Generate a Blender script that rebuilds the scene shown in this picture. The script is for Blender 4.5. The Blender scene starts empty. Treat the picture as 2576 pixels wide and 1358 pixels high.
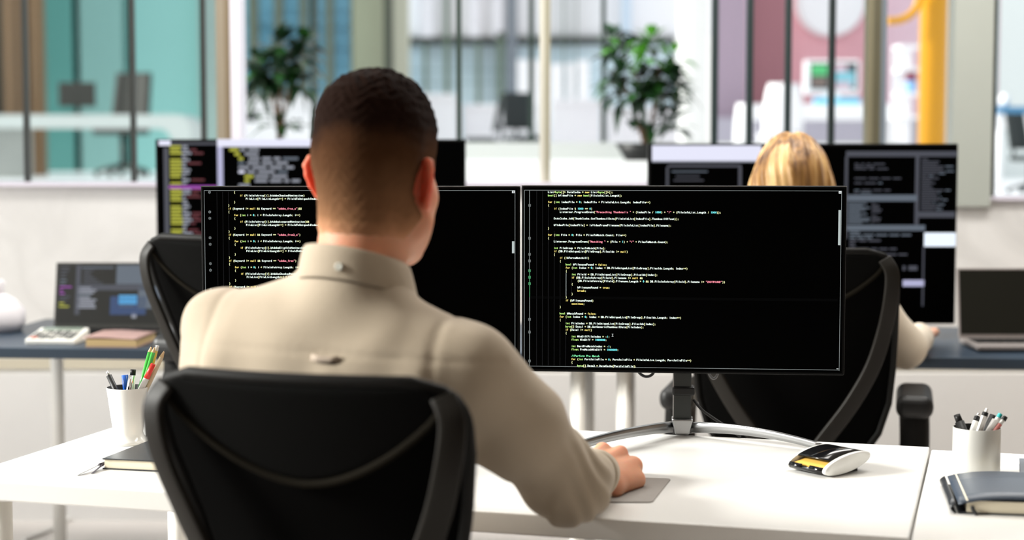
import bpy, math, random
import numpy as np
from mathutils import Vector, Matrix

SC = bpy.context.scene
COL = SC.collection
random.seed(7)
PI = math.pi

# ------------------------------------------------------------------ camera
CAM_Z = 1.285
FPX = 4266.0
PITCH = math.atan((679 - 365) / FPX)
cam_d = bpy.data.cameras.new('camera')
cam_d.sensor_width = 36.0
cam_d.lens = FPX / 2576 * 36.0
cam_d.clip_start = 0.05
cam_d.clip_end = 200
cam_d.dof.use_dof = True
cam_d.dof.focus_distance = 3.10
cam_d.dof.aperture_fstop = 2.45
cam = bpy.data.objects.new('camera', cam_d)
cam.location = (0, 0, CAM_Z)
cam.rotation_euler = (PI / 2 - PITCH, 0, 0)
COL.objects.link(cam)
SC.camera = cam

# ------------------------------------------------------------------ sky, lamps, exposure
world = bpy.data.worlds.new('overcast_sky')
SC.world = world
world.use_nodes = True
wn = world.node_tree
bg = wn.nodes['Background']
grad = wn.nodes.new('ShaderNodeTexCoord')
sep = wn.nodes.new('ShaderNodeSeparateXYZ')
ramp = wn.nodes.new('ShaderNodeValToRGB')
ramp.color_ramp.elements[0].position = 0.0
ramp.color_ramp.elements[0].color = (1.0, 0.98, 0.95, 1)
ramp.color_ramp.elements[1].position = 0.8
ramp.color_ramp.elements[1].color = (0.80, 0.90, 1.0, 1)
wn.links.new(grad.outputs['Generated'], sep.inputs[0])
wn.links.new(sep.outputs['Z'], ramp.inputs[0])
wn.links.new(ramp.outputs[0], bg.inputs['Color'])
bg.inputs['Strength'].default_value = 1.22

def area(name, loc, rot, sx, sy, power, color=(1, 1, 1), spread=180):
    d = bpy.data.lights.new(name, 'AREA')
    d.shape = 'RECTANGLE'; d.size = sx; d.size_y = sy
    d.energy = power; d.color = color; d.spread = math.radians(spread)
    o = bpy.data.objects.new(name, d)
    o.location = loc; o.rotation_euler = rot
    COL.objects.link(o)
    return o
# daylight entering by the big window of the left wall
area('window_daylight', (-2.93, 3.0, 1.75), (0, -PI / 2, 0), 1.9, 3.6, 55, (1.0, 0.99, 0.975))
sun_d = bpy.data.lights.new('low_sun', 'SUN'); sun_d.energy = 7.4; sun_d.angle = math.radians(14); sun_d.color = (1.0, 0.97, 0.92)
sun = bpy.data.objects.new('low_sun', sun_d); COL.objects.link(sun)
sun.rotation_euler = Vector((0.90, 0.05, -0.36)).to_track_quat('-Z', 'Y').to_euler()
# unseen area lamps under the ceiling, added as fill for wall, desks and backs
area('ceiling_fill_light', (-0.4, 4.7, 2.86), (0, 0, 0), 1.2, 0.6, 54, (1.0, 0.97, 0.92))
area('ceiling_fill_light', (0.7, 3.5, 2.86), (0, 0, 0), 1.2, 0.6, 28, (1.0, 0.97, 0.92))
area('ceiling_fill_light', (1.6, 4.7, 2.86), (0, 0, 0), 1.2, 0.6, 38, (1.0, 0.97, 0.92))
area('ceiling_fill_light', (0.9, 1.2, 2.86), (0, 0, 0), 1.2, 0.6, 2, (1.0, 0.90, 0.78))
area('ceiling_fill_light', (-1.4, 0.6, 2.86), (0, 0, 0), 1.2, 0.6, 2, (1.0, 0.90, 0.78))

SC.view_settings.view_transform = 'Standard'
SC.view_settings.look = 'None'
SC.view_settings.gamma = 1.0
SC.view_settings.exposure = 0.0
SC.view_settings.use_curve_mapping = False
SC.cycles.max_bounces = 8
SC.cycles.transparent_max_bounces = 16
SC.cycles.sample_clamp_indirect = 6.0
SC.cycles.caustics_reflective = False
SC.cycles.caustics_refractive = False

# ------------------------------------------------------------------ survey of the place: sight lines of the camera
_F = Vector((0, math.cos(PITCH), -math.sin(PITCH)))
_U = Vector((0, math.sin(PITCH), math.cos(PITCH)))
def ray(px, py):
    return _F + Vector((1, 0, 0)) * ((px - 1288) / FPX) - _U * ((py - 679) / FPX)
def at(px, py, Y):
    d = ray(px, py)
    return Vector((0, 0, CAM_Z)) + d * (Y / d.y)
def on(px, py, z=0.73):
    d = ray(px, py)
    return Vector((0, 0, CAM_Z)) + d * ((z - CAM_Z) / d.z)

# ------------------------------------------------------------------ materials
MATS = {}
def mat(name, col, rough=0.5, metal=0.0, spec=0.5, var=0.0, vscale=8.0, bump=0.0, bscale=200.0, emit=None, estr=1.0,
        sss=0.0, sheen=0.0, coat=0.0, stretch=None):
    if name in MATS:
        return MATS[name]
    m = bpy.data.materials.new(name)
    m.use_nodes = True
    nt = m.node_tree
    b = nt.nodes['Principled BSDF']
    c = (col[0], col[1], col[2], 1)
    b.inputs['Base Color'].default_value = c
    b.inputs['Roughness'].default_value = rough
    b.inputs['Metallic'].default_value = metal
    b.inputs['Specular IOR Level'].default_value = spec
    if coat: b.inputs['Coat Weight'].default_value = coat
    if sheen: b.inputs['Sheen Weight'].default_value = sheen
    if sss:
        b.inputs['Subsurface Weight'].default_value = sss
        b.inputs['Subsurface Radius'].default_value = (0.018, 0.005, 0.0025)
        b.inputs['Subsurface Scale'].default_value = 1.0
    if emit:
        b.inputs['Emission Color'].default_value = (emit[0], emit[1], emit[2], 1)
        b.inputs['Emission Strength'].default_value = estr
    tc = None
    if var or bump:
        tc = nt.nodes.new('ShaderNodeTexCoord')
        src = tc.outputs['Object']
        if stretch:
            mp = nt.nodes.new('ShaderNodeMapping')
            mp.inputs['Scale'].default_value = stretch
            nt.links.new(src, mp.inputs[0]); src = mp.outputs[0]
    if var:
        n = nt.nodes.new('ShaderNodeTexNoise')
        n.inputs['Scale'].default_value = vscale
        n.inputs['Detail'].default_value = 4
        nt.links.new(src, n.inputs['Vector'])
        mx = nt.nodes.new('ShaderNodeMix'); mx.data_type = 'RGBA'
        mx.inputs[6].default_value = tuple(max(0, x * (1 - var)) for x in col) + (1,)
        mx.inputs[7].default_value = tuple(min(1, x * (1 + var)) for x in col) + (1,)
        nt.links.new(n.outputs['Fac'], mx.inputs[0])
        nt.links.new(mx.outputs[2], b.inputs['Base Color'])
    if bump:
        n2 = nt.nodes.new('ShaderNodeTexNoise')
        n2.inputs['Scale'].default_value = bscale
        n2.inputs['Detail'].default_value = 3
        nt.links.new(src, n2.inputs['Vector'])
        bp = nt.nodes.new('ShaderNodeBump')
        bp.inputs['Strength'].default_value = bump
        bp.inputs['Distance'].default_value = 0.002
        nt.links.new(n2.outputs['Fac'], bp.inputs['Height'])
        nt.links.new(bp.outputs[0], b.inputs['Normal'])
    MATS[name] = m
    return m

def glass_mat(name, tint, refl=0.06):
    m = bpy.data.materials.new(name); m.use_nodes = True
    nt = m.node_tree; nt.nodes.clear()
    out = nt.nodes.new('ShaderNodeOutputMaterial')
    tr = nt.nodes.new('ShaderNodeBsdfTransparent'); tr.inputs[0].default_value = tint + (1,)
    gl = nt.nodes.new('ShaderNodeBsdfGlossy'); gl.inputs['Roughness'].default_value = 0.02
    fr = nt.nodes.new('ShaderNodeFresnel'); fr.inputs[0].default_value = 1.45
    ml = nt.nodes.new('ShaderNodeMath'); ml.operation = 'MULTIPLY'; ml.inputs[1].default_value = refl / 0.034
    mx = nt.nodes.new('ShaderNodeMixShader')
    nt.links.new(fr.outputs[0], ml.inputs[0]); nt.links.new(ml.outputs[0], mx.inputs[0])
    nt.links.new(tr.outputs[0], mx.inputs[1]); nt.links.new(gl.outputs[0], mx.inputs[2])
    nt.links.new(mx.outputs[0], out.inputs[0])
    return m

M_white = mat('white_laminate', (0.80, 0.79, 0.765), 0.32, var=0.02, vscale=3)
M_whitemetal = mat('white_powder_metal', (0.84, 0.82, 0.77), 0.4, var=0.02)
M_wallwhite = mat('white_wall_paint', (0.82, 0.81, 0.79), 0.7, var=0.03, vscale=3)
M_ceil = mat('ceiling_paint', (0.62, 0.59, 0.55), 0.9, var=0.02)
M_black = mat('black_plastic', (0.007, 0.007, 0.007), 0.45, spec=0.3, var=0.1)
M_bezel = mat('monitor_black_plastic', (0.0015, 0.0015, 0.0015), 0.4, spec=0.08, var=0.1)
M_screen = mat('screen_panel', (0.0004, 0.0004, 0.0004), 0.5, spec=0.01, var=0.1)
M_chairframe = mat('chair_frame_plastic', (0.004, 0.0036, 0.003), 0.55, spec=0.14, bump=0.15, bscale=600)
M_chairband = mat('chair_spine_plastic', (0.009, 0.0075, 0.0055), 0.5, spec=0.2, bump=0.1, bscale=600)
M_mesh = mat('chair_mesh_fabric', (0.0016, 0.0015, 0.0014), 0.9, spec=0.03, bump=0.2, bscale=900)
M_fabric = mat('chair_seat_fabric', (0.003, 0.003, 0.0028), 0.9, spec=0.05, bump=0.2, bscale=700)
M_chrome = mat('polished_aluminium', (0.36, 0.365, 0.37), 0.3, metal=1.0, var=0.03)
M_silver = mat('silver_metal', (0.75, 0.75, 0.76), 0.18, metal=1.0, var=0.03)
M_navy = mat('navy_laminate', (0.020, 0.036, 0.058), 0.35, var=0.05)
M_rubber = mat('black_rubber', (0.015, 0.015, 0.015), 0.7, var=0.1)

# ------------------------------------------------------------------ mesh collector
class MB:
    def __init__(s):
        s.v = []; s.f = []; s.m = []; s.sm = []
    def add(s, vs, fs, mi=0, smooth=False):
        o = len(s.v)
        s.v.extend([tuple(v) for v in vs])
        for f in fs:
            s.f.append(tuple(i + o for i in f)); s.m.append(mi); s.sm.append(smooth)
    def box(s, c, d, rz=0.0, mi=0, M=None):
        cx, cy, cz = c; x, y, z = d[0] / 2, d[1] / 2, d[2] / 2
        vs = [Vector((a * x, b * y, e * z)) for e in (-1, 1) for b in (-1, 1) for a in (-1, 1)]
        R = M if M is not None else Matrix.Rotation(rz, 3, 'Z')
        vs = [R @ v + Vector(c) for v in vs]
        s.add(vs, [(0, 2, 3, 1), (4, 5, 7, 6), (0, 1, 5, 4), (2, 6, 7, 3), (0, 4, 6, 2), (1, 3, 7, 5)], mi)
    def bb(s, lo, hi, mi=0):
        s.box([(a + b) / 2 for a, b in zip(lo, hi)], [abs(b - a) for a, b in zip(lo, hi)], mi=mi)
    def quad(s, a, b, c, d, mi=0):
        s.add([a, b, c, d], [(0, 1, 2, 3)], mi)
    def cyl(s, p0, p1, r0, r1=None, n=20, mi=0, caps=True):
        r1 = r0 if r1 is None else r1
        s.tube([p0, p1], [r0, r1], n, mi, caps)
    def tube(s, path, r, n=12, mi=0, caps=True, closed=False, prof=None, up=None):
        P = [Vector(p) for p in path]; N = len(P)
        rr = r if isinstance(r, (list, tuple)) else [r] * N
        vs = []; fs = []
        prev = None
        for i in range(N):
            if closed: t = P[(i + 1) % N] - P[i - 1]
            else: t = P[min(i + 1, N - 1)] - P[max(i - 1, 0)]
            if t.length < 1e-9: t = Vector((0, 0, 1))
            t.normalize()
            if up is not None:
                ref = Vector(up[i]) if isinstance(up, list) else Vector(up)
            elif prev is not None: ref = prev
            else: ref = Vector((0, 0, 1)) if abs(t.z) < 0.9 else Vector((1, 0, 0))
            a = ref - t * ref.dot(t)
            if a.length < 1e-6: a = t.orthogonal()
            a.normalize(); b = t.cross(a); prev = a
            if prof:
                for (u, w) in prof: vs.append(P[i] + a * u * rr[i] + b * w * rr[i])
            else:
                for k in range(n):
                    an = 2 * PI * k / n
                    vs.append(P[i] + (a * math.cos(an) + b * math.sin(an)) * rr[i])
        k = len(prof) if prof else n
        for i in range(N if closed else N - 1):
            for j in range(k):
                a0 = i * k + j; a1 = i * k + (j + 1) % k
                b0 = ((i + 1) % N) * k + j; b1 = ((i + 1) % N) * k + (j + 1) % k
                fs.append((a0, a1, b1, b0))
        s.add(vs, fs, mi, True)
        if caps and not closed:
            o = len(s.v) - len(vs)
            s.f.append(tuple(o + j for j in range(k))[::-1]); s.m.append(mi); s.sm.append(False)
            s.f.append(tuple(o + (N - 1) * k + j for j in range(k))); s.m.append(mi); s.sm.append(False)
    def lathe(s, prof, n=32, c=(0, 0, 0), mi=0, axis=None):
        vs = []; fs = []; K = len(prof)
        R = axis if axis is not None else Matrix.Identity(3)
        for i in range(n):
            an = 2 * PI * i / n
            for (r, z) in prof: vs.append(R @ Vector((r * math.cos(an), r * math.sin(an), z)) + Vector(c))
        for i in range(n):
            for j in range(K - 1):
                a = i * K + j; b = ((i + 1) % n) * K + j
                fs.append((a, b, b + 1, a + 1))
        s.add(vs, fs, mi, True)
    def grid(s, fn, nu, nv, mi=0, thick=None):
        vs = [fn(i / nu, j / nv) for j in range(nv + 1) for i in range(nu + 1)]
        fs = [(j * (nu + 1) + i, j * (nu + 1) + i + 1, (j + 1) * (nu + 1) + i + 1, (j + 1) * (nu + 1) + i)
              for j in range(nv) for i in range(nu)]
        s.add(vs, fs, mi, True)
    def prism(s, pts, h0, h1, ax='z', mi=0):
        """extrude a closed outline; ax is the extrusion axis"""
        def mk(p, h):
            return {'z': (p[0], p[1], h), 'y': (p[0], h, p[1]), 'x': (h, p[0], p[1])}[ax]
        n = len(pts)
        vs = [mk(p, h0) for p in pts] + [mk(p, h1) for p in pts]
        fs = [tuple(range(n))[::-1], tuple(range(n, 2 * n))]
        s.add(vs, fs, mi)
        s.add(vs, [(i, (i + 1) % n, n + (i + 1) % n, n + i) for i in range(n)], mi, n > 12)
    def build(s, name, mats, parent=None, bevel=0.0, bseg=2, loc=None, rz=None, weld=False, subd=0, solid=0.0):
        me = bpy.data.meshes.new(name)
        me.from_pydata(s.v, [], s.f)
        me.polygons.foreach_set('material_index', s.m)
        me.polygons.foreach_set('use_smooth', s.sm)
        for m in (mats if isinstance(mats, (list, tuple)) else [mats]): me.materials.append(m)
        me.update()
        o = bpy.data.objects.new(name, me)
        COL.objects.link(o)
        if parent is not None: o.parent = parent
        if loc is not None: o.location = loc
        if rz is not None: o.rotation_euler = (0, 0, rz)
        if weld or bevel:
            w = o.modifiers.new('weld', 'WELD'); w.merge_threshold = 1e-5
        if solid:
            w = o.modifiers.new('solid', 'SOLIDIFY'); w.thickness = solid; w.offset = 0
        if bevel:
            b = o.modifiers.new('bevel', 'BEVEL'); b.width = bevel; b.segments = bseg; b.limit_method = 'ANGLE'
        if subd:
            b = o.modifiers.new('subd', 'SUBSURF'); b.levels = subd; b.render_levels = subd
        return o

def tag(o, label, cat, group=None, kind=None):
    o['label'] = label; o['category'] = cat
    if group: o['group'] = group
    if kind: o['kind'] = kind
    return o
def thing(name, label, cat, loc=(0, 0, 0), rz=0.0, group=None):
    o = bpy.data.objects.new(name, None)
    o.empty_display_size = 0.05
    COL.objects.link(o)
    o.location = loc; o.rotation_euler = (0, 0, rz)
    return tag(o, label, cat, group)
def struct(o, label=None):
    o['kind'] = 'structure'
    if label: o['label'] = label; o['category'] = o.name.split('_')[0]
    return o
def copy_tree(o, parent=None):
    c = o.copy(); COL.objects.link(c)
    if parent is not None: c.parent = parent
    for ch in list(o.children): copy_tree(ch, c)
    return c
def BX(lo, hi):
    m = MB(); m.bb(lo, hi); return m
def seg(x0, x1, y0, y1, Y, depth):
    """a block standing at distance Y whose face spans the given sight lines"""
    a = at(x0, y1, Y); b = at(x1, y0, Y)
    return (a.x, Y, a.z), (b.x, Y + depth, b.z)
def smooth_path(pts, n=8):
    P = [Vector(p) for p in pts]; out = []
    for i in range(len(P) - 1):
        p0 = P[max(i - 1, 0)]; p1 = P[i]; p2 = P[i + 1]; p3 = P[min(i + 2, len(P) - 1)]
        for k in range(n):
            t = k / n
            out.append(0.5 * ((2 * p1) + (p2 - p0) * t + (2 * p0 - 5 * p1 + 4 * p2 - p3) * t * t + (3 * p1 - p0 - 3 * p2 + p3) * t ** 3))
    out.append(P[-1])
    return out
FLAT = [(math.copysign(abs(math.cos(a)) ** 0.5, math.cos(a)), 0.32 * math.copysign(abs(math.sin(a)) ** 0.5, math.sin(a))) for a in [2 * PI * k / 16 for k in range(16)]]
# ------------------------------------------------------------------ the office shell
YB = 5.8           # face of the low wall under the glazing
M_floor = mat('pale_floor_tile', (0.72, 0.68, 0.65), 0.35, var=0.06, vscale=1.5)
struct(BX((-3.1, -3.2, -0.1), (4.2, 6.0, 0)).build('floor', M_floor))
struct(BX((-3.1, -3.2, 2.9), (4.2, 6.0, 3.0)).build('ceiling', M_ceil))
w = MB()
w.bb((-3.1, -3.2, 0), (-3.0, 1.0, 2.9)); w.bb((-3.1, 4.9, 0), (-3.0, 6.0, 2.9))
w.bb((-3.1, 1.0, 0), (-3.0, 4.9, 0.72)); w.bb((-3.1, 1.0, 2.76), (-3.0, 4.9, 2.9))
struct(w.build('wall_left', M_wallwhite))
wf = MB()
for y in (1.0, 2.3, 3.6, 4.86): wf.bb((-3.08, y, 0.72), (-3.02, y + 0.04, 2.76))
wf.bb((-3.08, 1.0, 0.72), (-3.02, 4.9, 0.76)); wf.bb((-3.08, 1.0, 2.72), (-3.02, 4.9, 2.76))
win = wf.build('window_1', M_whitemetal); struct(win)
G_clear = glass_mat('clear_glass', (0.975, 0.985, 0.98), 0.005)
G_left = glass_mat('green_tinted_glass', (0.93, 0.965, 0.955), 0.004)
BX((-3.055, 1.02, 0.74), (-3.045, 4.88, 2.74)).build('pane', G_clear, win)
struct(BX((4.1, -3.2, 0), (4.2, 6.0, 2.9)).build('wall_right', mat('warm_wall_paint', (0.36, 0.28, 0.21), 0.8, var=0.03)))
struct(BX((-3.1, -3.3, 0), (4.2, -3.2, 2.9)).build('wall_rear', mat('warm_wall_paint', (0.36, 0.28, 0.21))))

# marble-look low wall with a shelf-like plinth at knee height
mm = mat('white_marble_panel', (0.80, 0.79, 0.775), 0.3, var=0.02)
nt = mm.node_tree; b = nt.nodes['Principled BSDF']
tc = nt.nodes.new('ShaderNodeTexCoord'); n1 = nt.nodes.new('ShaderNodeTexNoise')
n1.inputs['Scale'].default_value = 2.2; n1.inputs['Detail'].default_value = 7; n1.inputs['Distortion'].default_value = 1.4
cr = nt.nodes.new('ShaderNodeValToRGB')
cr.color_ramp.elements[0].position = 0.36; cr.color_ramp.elements[0].color = (0.80, 0.79, 0.775, 1)
cr.color_ramp.elements[1].position = 0.7; cr.color_ramp.elements[1].color = (0.80, 0.79, 0.775, 1)
e = cr.color_ramp.elements.new(0.52); e.color = (0.70, 0.69, 0.675, 1)
nt.links.new(tc.outputs['Object'], n1.inputs['Vector']); nt.links.new(n1.outputs['Fac'], cr.inputs[0])
nt.links.new(cr.outputs[0], b.inputs['Base Color'])
ZS = at(200, 468, YB).z        # sill of the left panes
ZR = at(2550, 503, YB).z       # sill right of the pillar
xl, xp0, xp1 = -3.0, at(2392, 300, YB).x, at(2490, 300, YB).x
w = MB()
w.bb((xl, YB, 0), (xp0, YB + 0.15, ZS)); w.bb((xp0, YB, 0), (4.1, YB + 0.15, ZR))
struct(w.build('wall_back', mm))
zp = at(600, 940, YB - 0.06).z
struct(BX((xl, YB - 0.06, 0.0), (4.1, YB, zp)).build('baseboard_back', mat('plinth_paint', (0.78, 0.77, 0.755), 0.5, var=0.02)))
struct(BX((xl, YB - 0.012, zp + 0.01), (4.1, YB, zp + 0.045)).build('trim_1', mat('beige_trim_strip', (0.58, 0.53, 0.42), 0.5, var=0.05)))
struct(BX((xl, YB - 0.03, ZS), (xp0, YB + 0.17, ZS + 0.014)).build('trim_2', mat('lilac_sill_metal', (0.74, 0.70, 0.80), 0.35, var=0.03)))
struct(BX((xp0 + 0.1, YB - 0.02, ZR), (4.1, YB + 0.17, ZR + 0.012)).build('trim_3', mat('lilac_sill_metal', (0.74, 0.70, 0.80))))

# posts of the glazing
def post(n, x0, x1, m, z0=None, z1=2.9, d=0.06, y=YB + 0.03):
    a = at(x0, 300, y).x; b = at(x1, 300, y).x
    return struct(BX((a, y, ZS + 0.014 if z0 is None else z0), (b, y + d, z1)).build('trim_%d' % n, m))
M_seal = mat('dark_rubber_seal', (0.02, 0.023, 0.02), 0.5, var=0.1)
M_oak = mat('taupe_metal_post', (0.29, 0.245, 0.18), 0.45, var=0.04)
M_olive = mat('olive_metal_post', (0.33, 0.31, 0.23), 0.45, var=0.04)
M_oliveD = mat('dark_olive_metal', (0.10, 0.09, 0.055), 0.45, var=0.08)
post(4, 58, 70, M_seal, d=0.03)
post(5, 327, 339, M_seal, d=0.03)
post(6, 505, 517, M_seal, d=0.03)
post(7, 545, 567, M_oak)
post(8, 567, 580, mat('brown_metal_reveal', (0.20, 0.15, 0.09), 0.5, var=0.05), d=0.1)
post(9, 581, 604, mat('white_lilac_frame', (0.78, 0.75, 0.84), 0.4, var=0.02), d=0.14)
post(10, 1369, 1384, M_olive)
post(11, 1358, 1369, mat('pale_taupe_reveal', (0.62, 0.60, 0.52), 0.4, var=0.03), d=0.1)
post(12, 2180, 2194, mat('deep_olive_post', (0.20, 0.18, 0.115), 0.45, var=0.04))
post(13, 2194, 2214, M_oliveD, d=0.1)
post(14, 2214, 2228, mat('slate_metal_frame', (0.16, 0.19, 0.22), 0.4, var=0.05), d=0.12)
post(15, 2491, 2506, mat('black_metal_frame', (0.012, 0.02, 0.017), 0.4, var=0.1), z0=ZR + 0.012)
struct(BX((xp0, YB - 0.03, ZR - 0.02), (xp1, YB + 0.05, 2.9)).build('wall_pillar', mat('grey_green_pillar_paint', (0.42, 0.445, 0.405), 0.6, var=0.02)))
# panes
def pane(n, x0, x1, g, z0=ZS + 0.014):
    a = at(x0, 300, YB + 0.06).x; b = at(x1, 300, YB + 0.06).x
    o = BX((a, YB + 0.055, z0), (b, YB + 0.065, 2.9)).build('window_%d' % n, g)
    return struct(o)
ax = lambda px: px
pane(2, -900, 58, G_left); pane(3, 70, 327, G_left); pane(4, 339, 505, G_left); pane(5, 517, 545, G_left)
pane(6, 604, 1358, G_clear); pane(7, 1384, 2180, G_clear); pane(8, 2228, 2380, G_clear); pane(9, 2506, 3200, G_clear, ZR + 0.012)

# ------------------------------------------------------------------ the hall beyond the glazing (raised floor)
HZ = 0.96
struct(BX((-14, 6.0, HZ - 0.2), (22, 46, HZ)).build('floor_hall', mat('pale_hall_floor', (0.84, 0.83, 0.84), 0.35, var=0.02)))
# teal glazed room at the left, far away
def backpanel(name, x0, x1, y0, y1, Y, m, depth=0.2, lab=None, to_floor=True):
    lo, hi = seg(x0, x1, y0, y1, Y, depth)
    lo = (lo[0], lo[1], HZ if to_floor else lo[2])
    return struct(BX(lo, hi).build(name, m), lab)
YT = 21.0
M_teal = mat('teal_frosted_panel', (0.12, 0.34, 0.315), 0.35, var=0.06, vscale=0.35)
M_teal2 = mat('pale_teal_panel', (0.28, 0.56, 0.54), 0.35, var=0.06, vscale=0.35)
M_teal3 = mat('grey_teal_panel', (0.26, 0.47, 0.45), 0.35, var=0.05, vscale=0.35)
backpanel('wall_teal', 60, 190, -420, 420, YT, M_teal)
backpanel('wall_teal', 190, 300, -420, 420, YT, M_teal3)
backpanel('wall_teal', 300, 332, -420, 420, YT + 0.3, M_teal)
backpanel('wall_teal', 332, 520, -420, 420, YT, M_teal2)
backpanel('wall_teal', 505, 545, -420, 420, YT - 0.3, mat('silvery_teal_reveal', (0.30, 0.40, 0.38), 0.3, var=0.06))
# slatted timber wall at the far left
M_timber = mat('brown_timber', (0.17, 0.092, 0.038), 0.5, var=0.2, vscale=4, stretch=(6, 6, 0.6))
sl = MB()
YW = 18.0
for (x0, x1) in [(x, x + 22) for x in range(-2380, -60, 54)] + [(-60, -38), (12, 33), (46, 62), (70, 94)]:
    lo, hi = seg(x0, x1, -420, 420, YW, 0.15); sl.bb((lo[0], lo[1], HZ), hi)
struct(sl.build('wall_slats', M_timber))
backpanel('wall_slat_backing', -2400, 60, -420, 420, YW + 0.3, mat('green_grey_backing', (0.10, 0.105, 0.075), 0.6, var=0.05))

# blue glazed facade left of the olive column, white facade right of it
YF = 27.0
M_blue = mat('blue_facade_glass', (0.19, 0.45, 0.61), 0.3, var=0.12, vscale=0.6)
M_blue2 = mat('pale_blue_facade_glass', (0.66, 0.80, 0.88), 0.3, var=0.08, vscale=0.6)
M_mull = mat('olive_facade_mullion', (0.11, 0.13, 0.09), 0.5, var=0.1)
M_dkmull = mat('dark_green_mullion', (0.02, 0.04, 0.03), 0.4, var=0.1)
M_white2 = mat('white_facade_panel', (0.90, 0.885, 0.905), 0.6, var=0.02)
backpanel('wall_facade_blue', 590, 905, -420, 400, YF, M_blue)
m = MB()
for (x0, x1) in ((628, 643), (693, 706), (757, 768), (822, 834), (884, 900)):
    lo, hi = seg(x0, x1, -420, 400, YF - 0.2, 0.15); m.bb((lo[0], lo[1], HZ), hi)
for (y0, y1) in ((42, 56), (94, 106), (142, 155), (-60, -48), (-160, -148)):
    lo, hi = seg(600, 890, y0, y1, YF - 0.12, 0.1); m.bb(lo, hi, 1)
struct(m.build('trim_16', [M_mull, mat('blue_facade_transom', (0.14, 0.34, 0.46), 0.4, var=0.08)]))
lo, hi = seg(783, 794, -420, 330, 12.0, 0.06); struct(BX((lo[0], lo[1], HZ), hi).build('trim_17', M_dkmull))
# olive columns
backpanel('wall_column_olive', 890, 970, -420, 420, 22.0, mat('sage_column', (0.34, 0.36, 0.25), 0.6, var=0.06, vscale=0.8))
backpanel('wall_column_olive', 968, 984, -420, 420, 21.6, mat('dark_sage_gap', (0.05, 0.06, 0.04), 0.5, var=0.1))
backpanel('wall_column_olive', 984, 1026, -420, 420, 22.0, mat('pale_sage_column', (0.52, 0.52, 0.41), 0.6, var=0.05, vscale=0.8))
# white facade with a grey band and light blue windows
YG = 28.0
backpanel('wall_facade_white', 1000, 1790, -420, 92, YG, M_white2, to_floor=False)
backpanel('wall_facade_band', 1000, 1700, 92, 112, YG - 0.1, mat('grey_green_band', (0.06, 0.07, 0.065), 0.5, var=0.15, vscale=2), to_floor=False)
backpanel('wall_facade_glass', 1000, 1700, 112, 420, YG + 0.05, M_blue2)
m = MB()
for (x0, x1, y0, k) in ((1026, 1030, 92, 1), (1066, 1076, 110, 1), (1118, 1130, -420, 1), (1198, 1210, 105, 1), (1250, 1268, 80, 1),
                    (1275, 1300, -420, 2), (1058, 1090, -420, 3), (1180, 1205, -420, 3), (1240, 1262, -420, 3), (1418, 1424, -420, 1), (1446, 1452, -420, 1), (1565, 1590, -420, 4)):
    lo, hi = seg(x0, x1, y0, 420 if k < 3 else 92, YG - 0.3, 0.15); m.bb((lo[0], lo[1], HZ if k < 3 else lo[2]), hi, k - 1)
struct(m.build('trim_18', [mat('green_grey_mullion', (0.12, 0.16, 0.12), 0.5, var=0.1), mat('slate_mullion', (0.17, 0.19, 0.22), 0.5, var=0.1),
                            mat('lilac_grey_panel', (0.76, 0.735, 0.77), 0.6, var=0.03), mat('pale_blue_strip', (0.55, 0.66, 0.78), 0.5, var=0.05)]))
m = MB()
for y in (176, 206):
    lo, hi = seg(1030, 1500, y, y + 3, YG - 0.2, 0.05); m.bb(lo, hi)
struct(m.build('trim_19', mat('facade_transom', (0.30, 0.42, 0.44), 0.5, var=0.1)))
# white vertical louvre blocks in front of the windows
m = MB()
for (x0, x1, y0) in ((1302, 1330, 150), (1342, 1362, 150), (1384, 1416, 160), (1426, 1446, 158), (1454, 1482, 152)):
    lo, hi = seg(x0, x1, y0, 420, 25.0, 0.2); m.bb((lo[0], lo[1], HZ), hi)
struct(m.build('trim_20', M_white2))
# tall dark glazing bars of the hall partition
YC0 = 7.6
def bar(n, x0, x1, y1, Y, mt, x2=None):
    lo, hi = seg(x0, x1, -420, y1, Y, 0.07)
    struct(BX((lo[0], lo[1], HZ if y1 > 330 else lo[2]), hi).build('trim_%d' % n, mt))
post(21, 1148, 1161, M_dkmull, d=0.03); bar(22, 1330, 1344, 357, YC0 + 0.92, M_dkmull); bar(23, 1513, 1526, 357, YC0 + 0.92, M_dkmull)
M_bar = mat('slate_green_bar', (0.018, 0.032, 0.033), 0.4, var=0.1)
post(24, 1790, 1806, M_bar, d=0.03); post(25, 1878, 1894, M_bar, d=0.03)
post(26, 1975, 1990, M_bar, d=0.03); post(27, 2085, 2100, mat('black_green_bar', (0.012, 0.02, 0.02), 0.4, var=0.1), d=0.03)
# round white column
c = at(1752, 300, 13.0); r = (at(1790, 300, 13.0).x - at(1714, 300, 13.0).x) / 2
m = MB(); m.cyl((c.x, 13.3, HZ), (c.x, 13.3, 6.0), r, n=40)
struct(m.build('wall_column_round', mat('white_column_paint', (0.82, 0.82, 0.80), 0.6, var=0.02)))
# low white counters of the hall, which carry the plants
YC = 7.6
lo, hi = seg(560, 2260, 405, 470, YC, 0.9)
struct(BX((lo[0], lo[1], HZ), (hi[0], hi[1], hi[2])).build('wall_counter', mat('white_counter', (0.86, 0.86, 0.85), 0.4, var=0.02)))
lo, hi = seg(560, 2260, 358, 405, YC + 0.9, 0.1)
struct(BX((lo[0], lo[1], HZ), hi).build('wall_counter_upstand', mat('pale_grey_upstand', (0.66, 0.67, 0.645), 0.5, var=0.02)))
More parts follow.
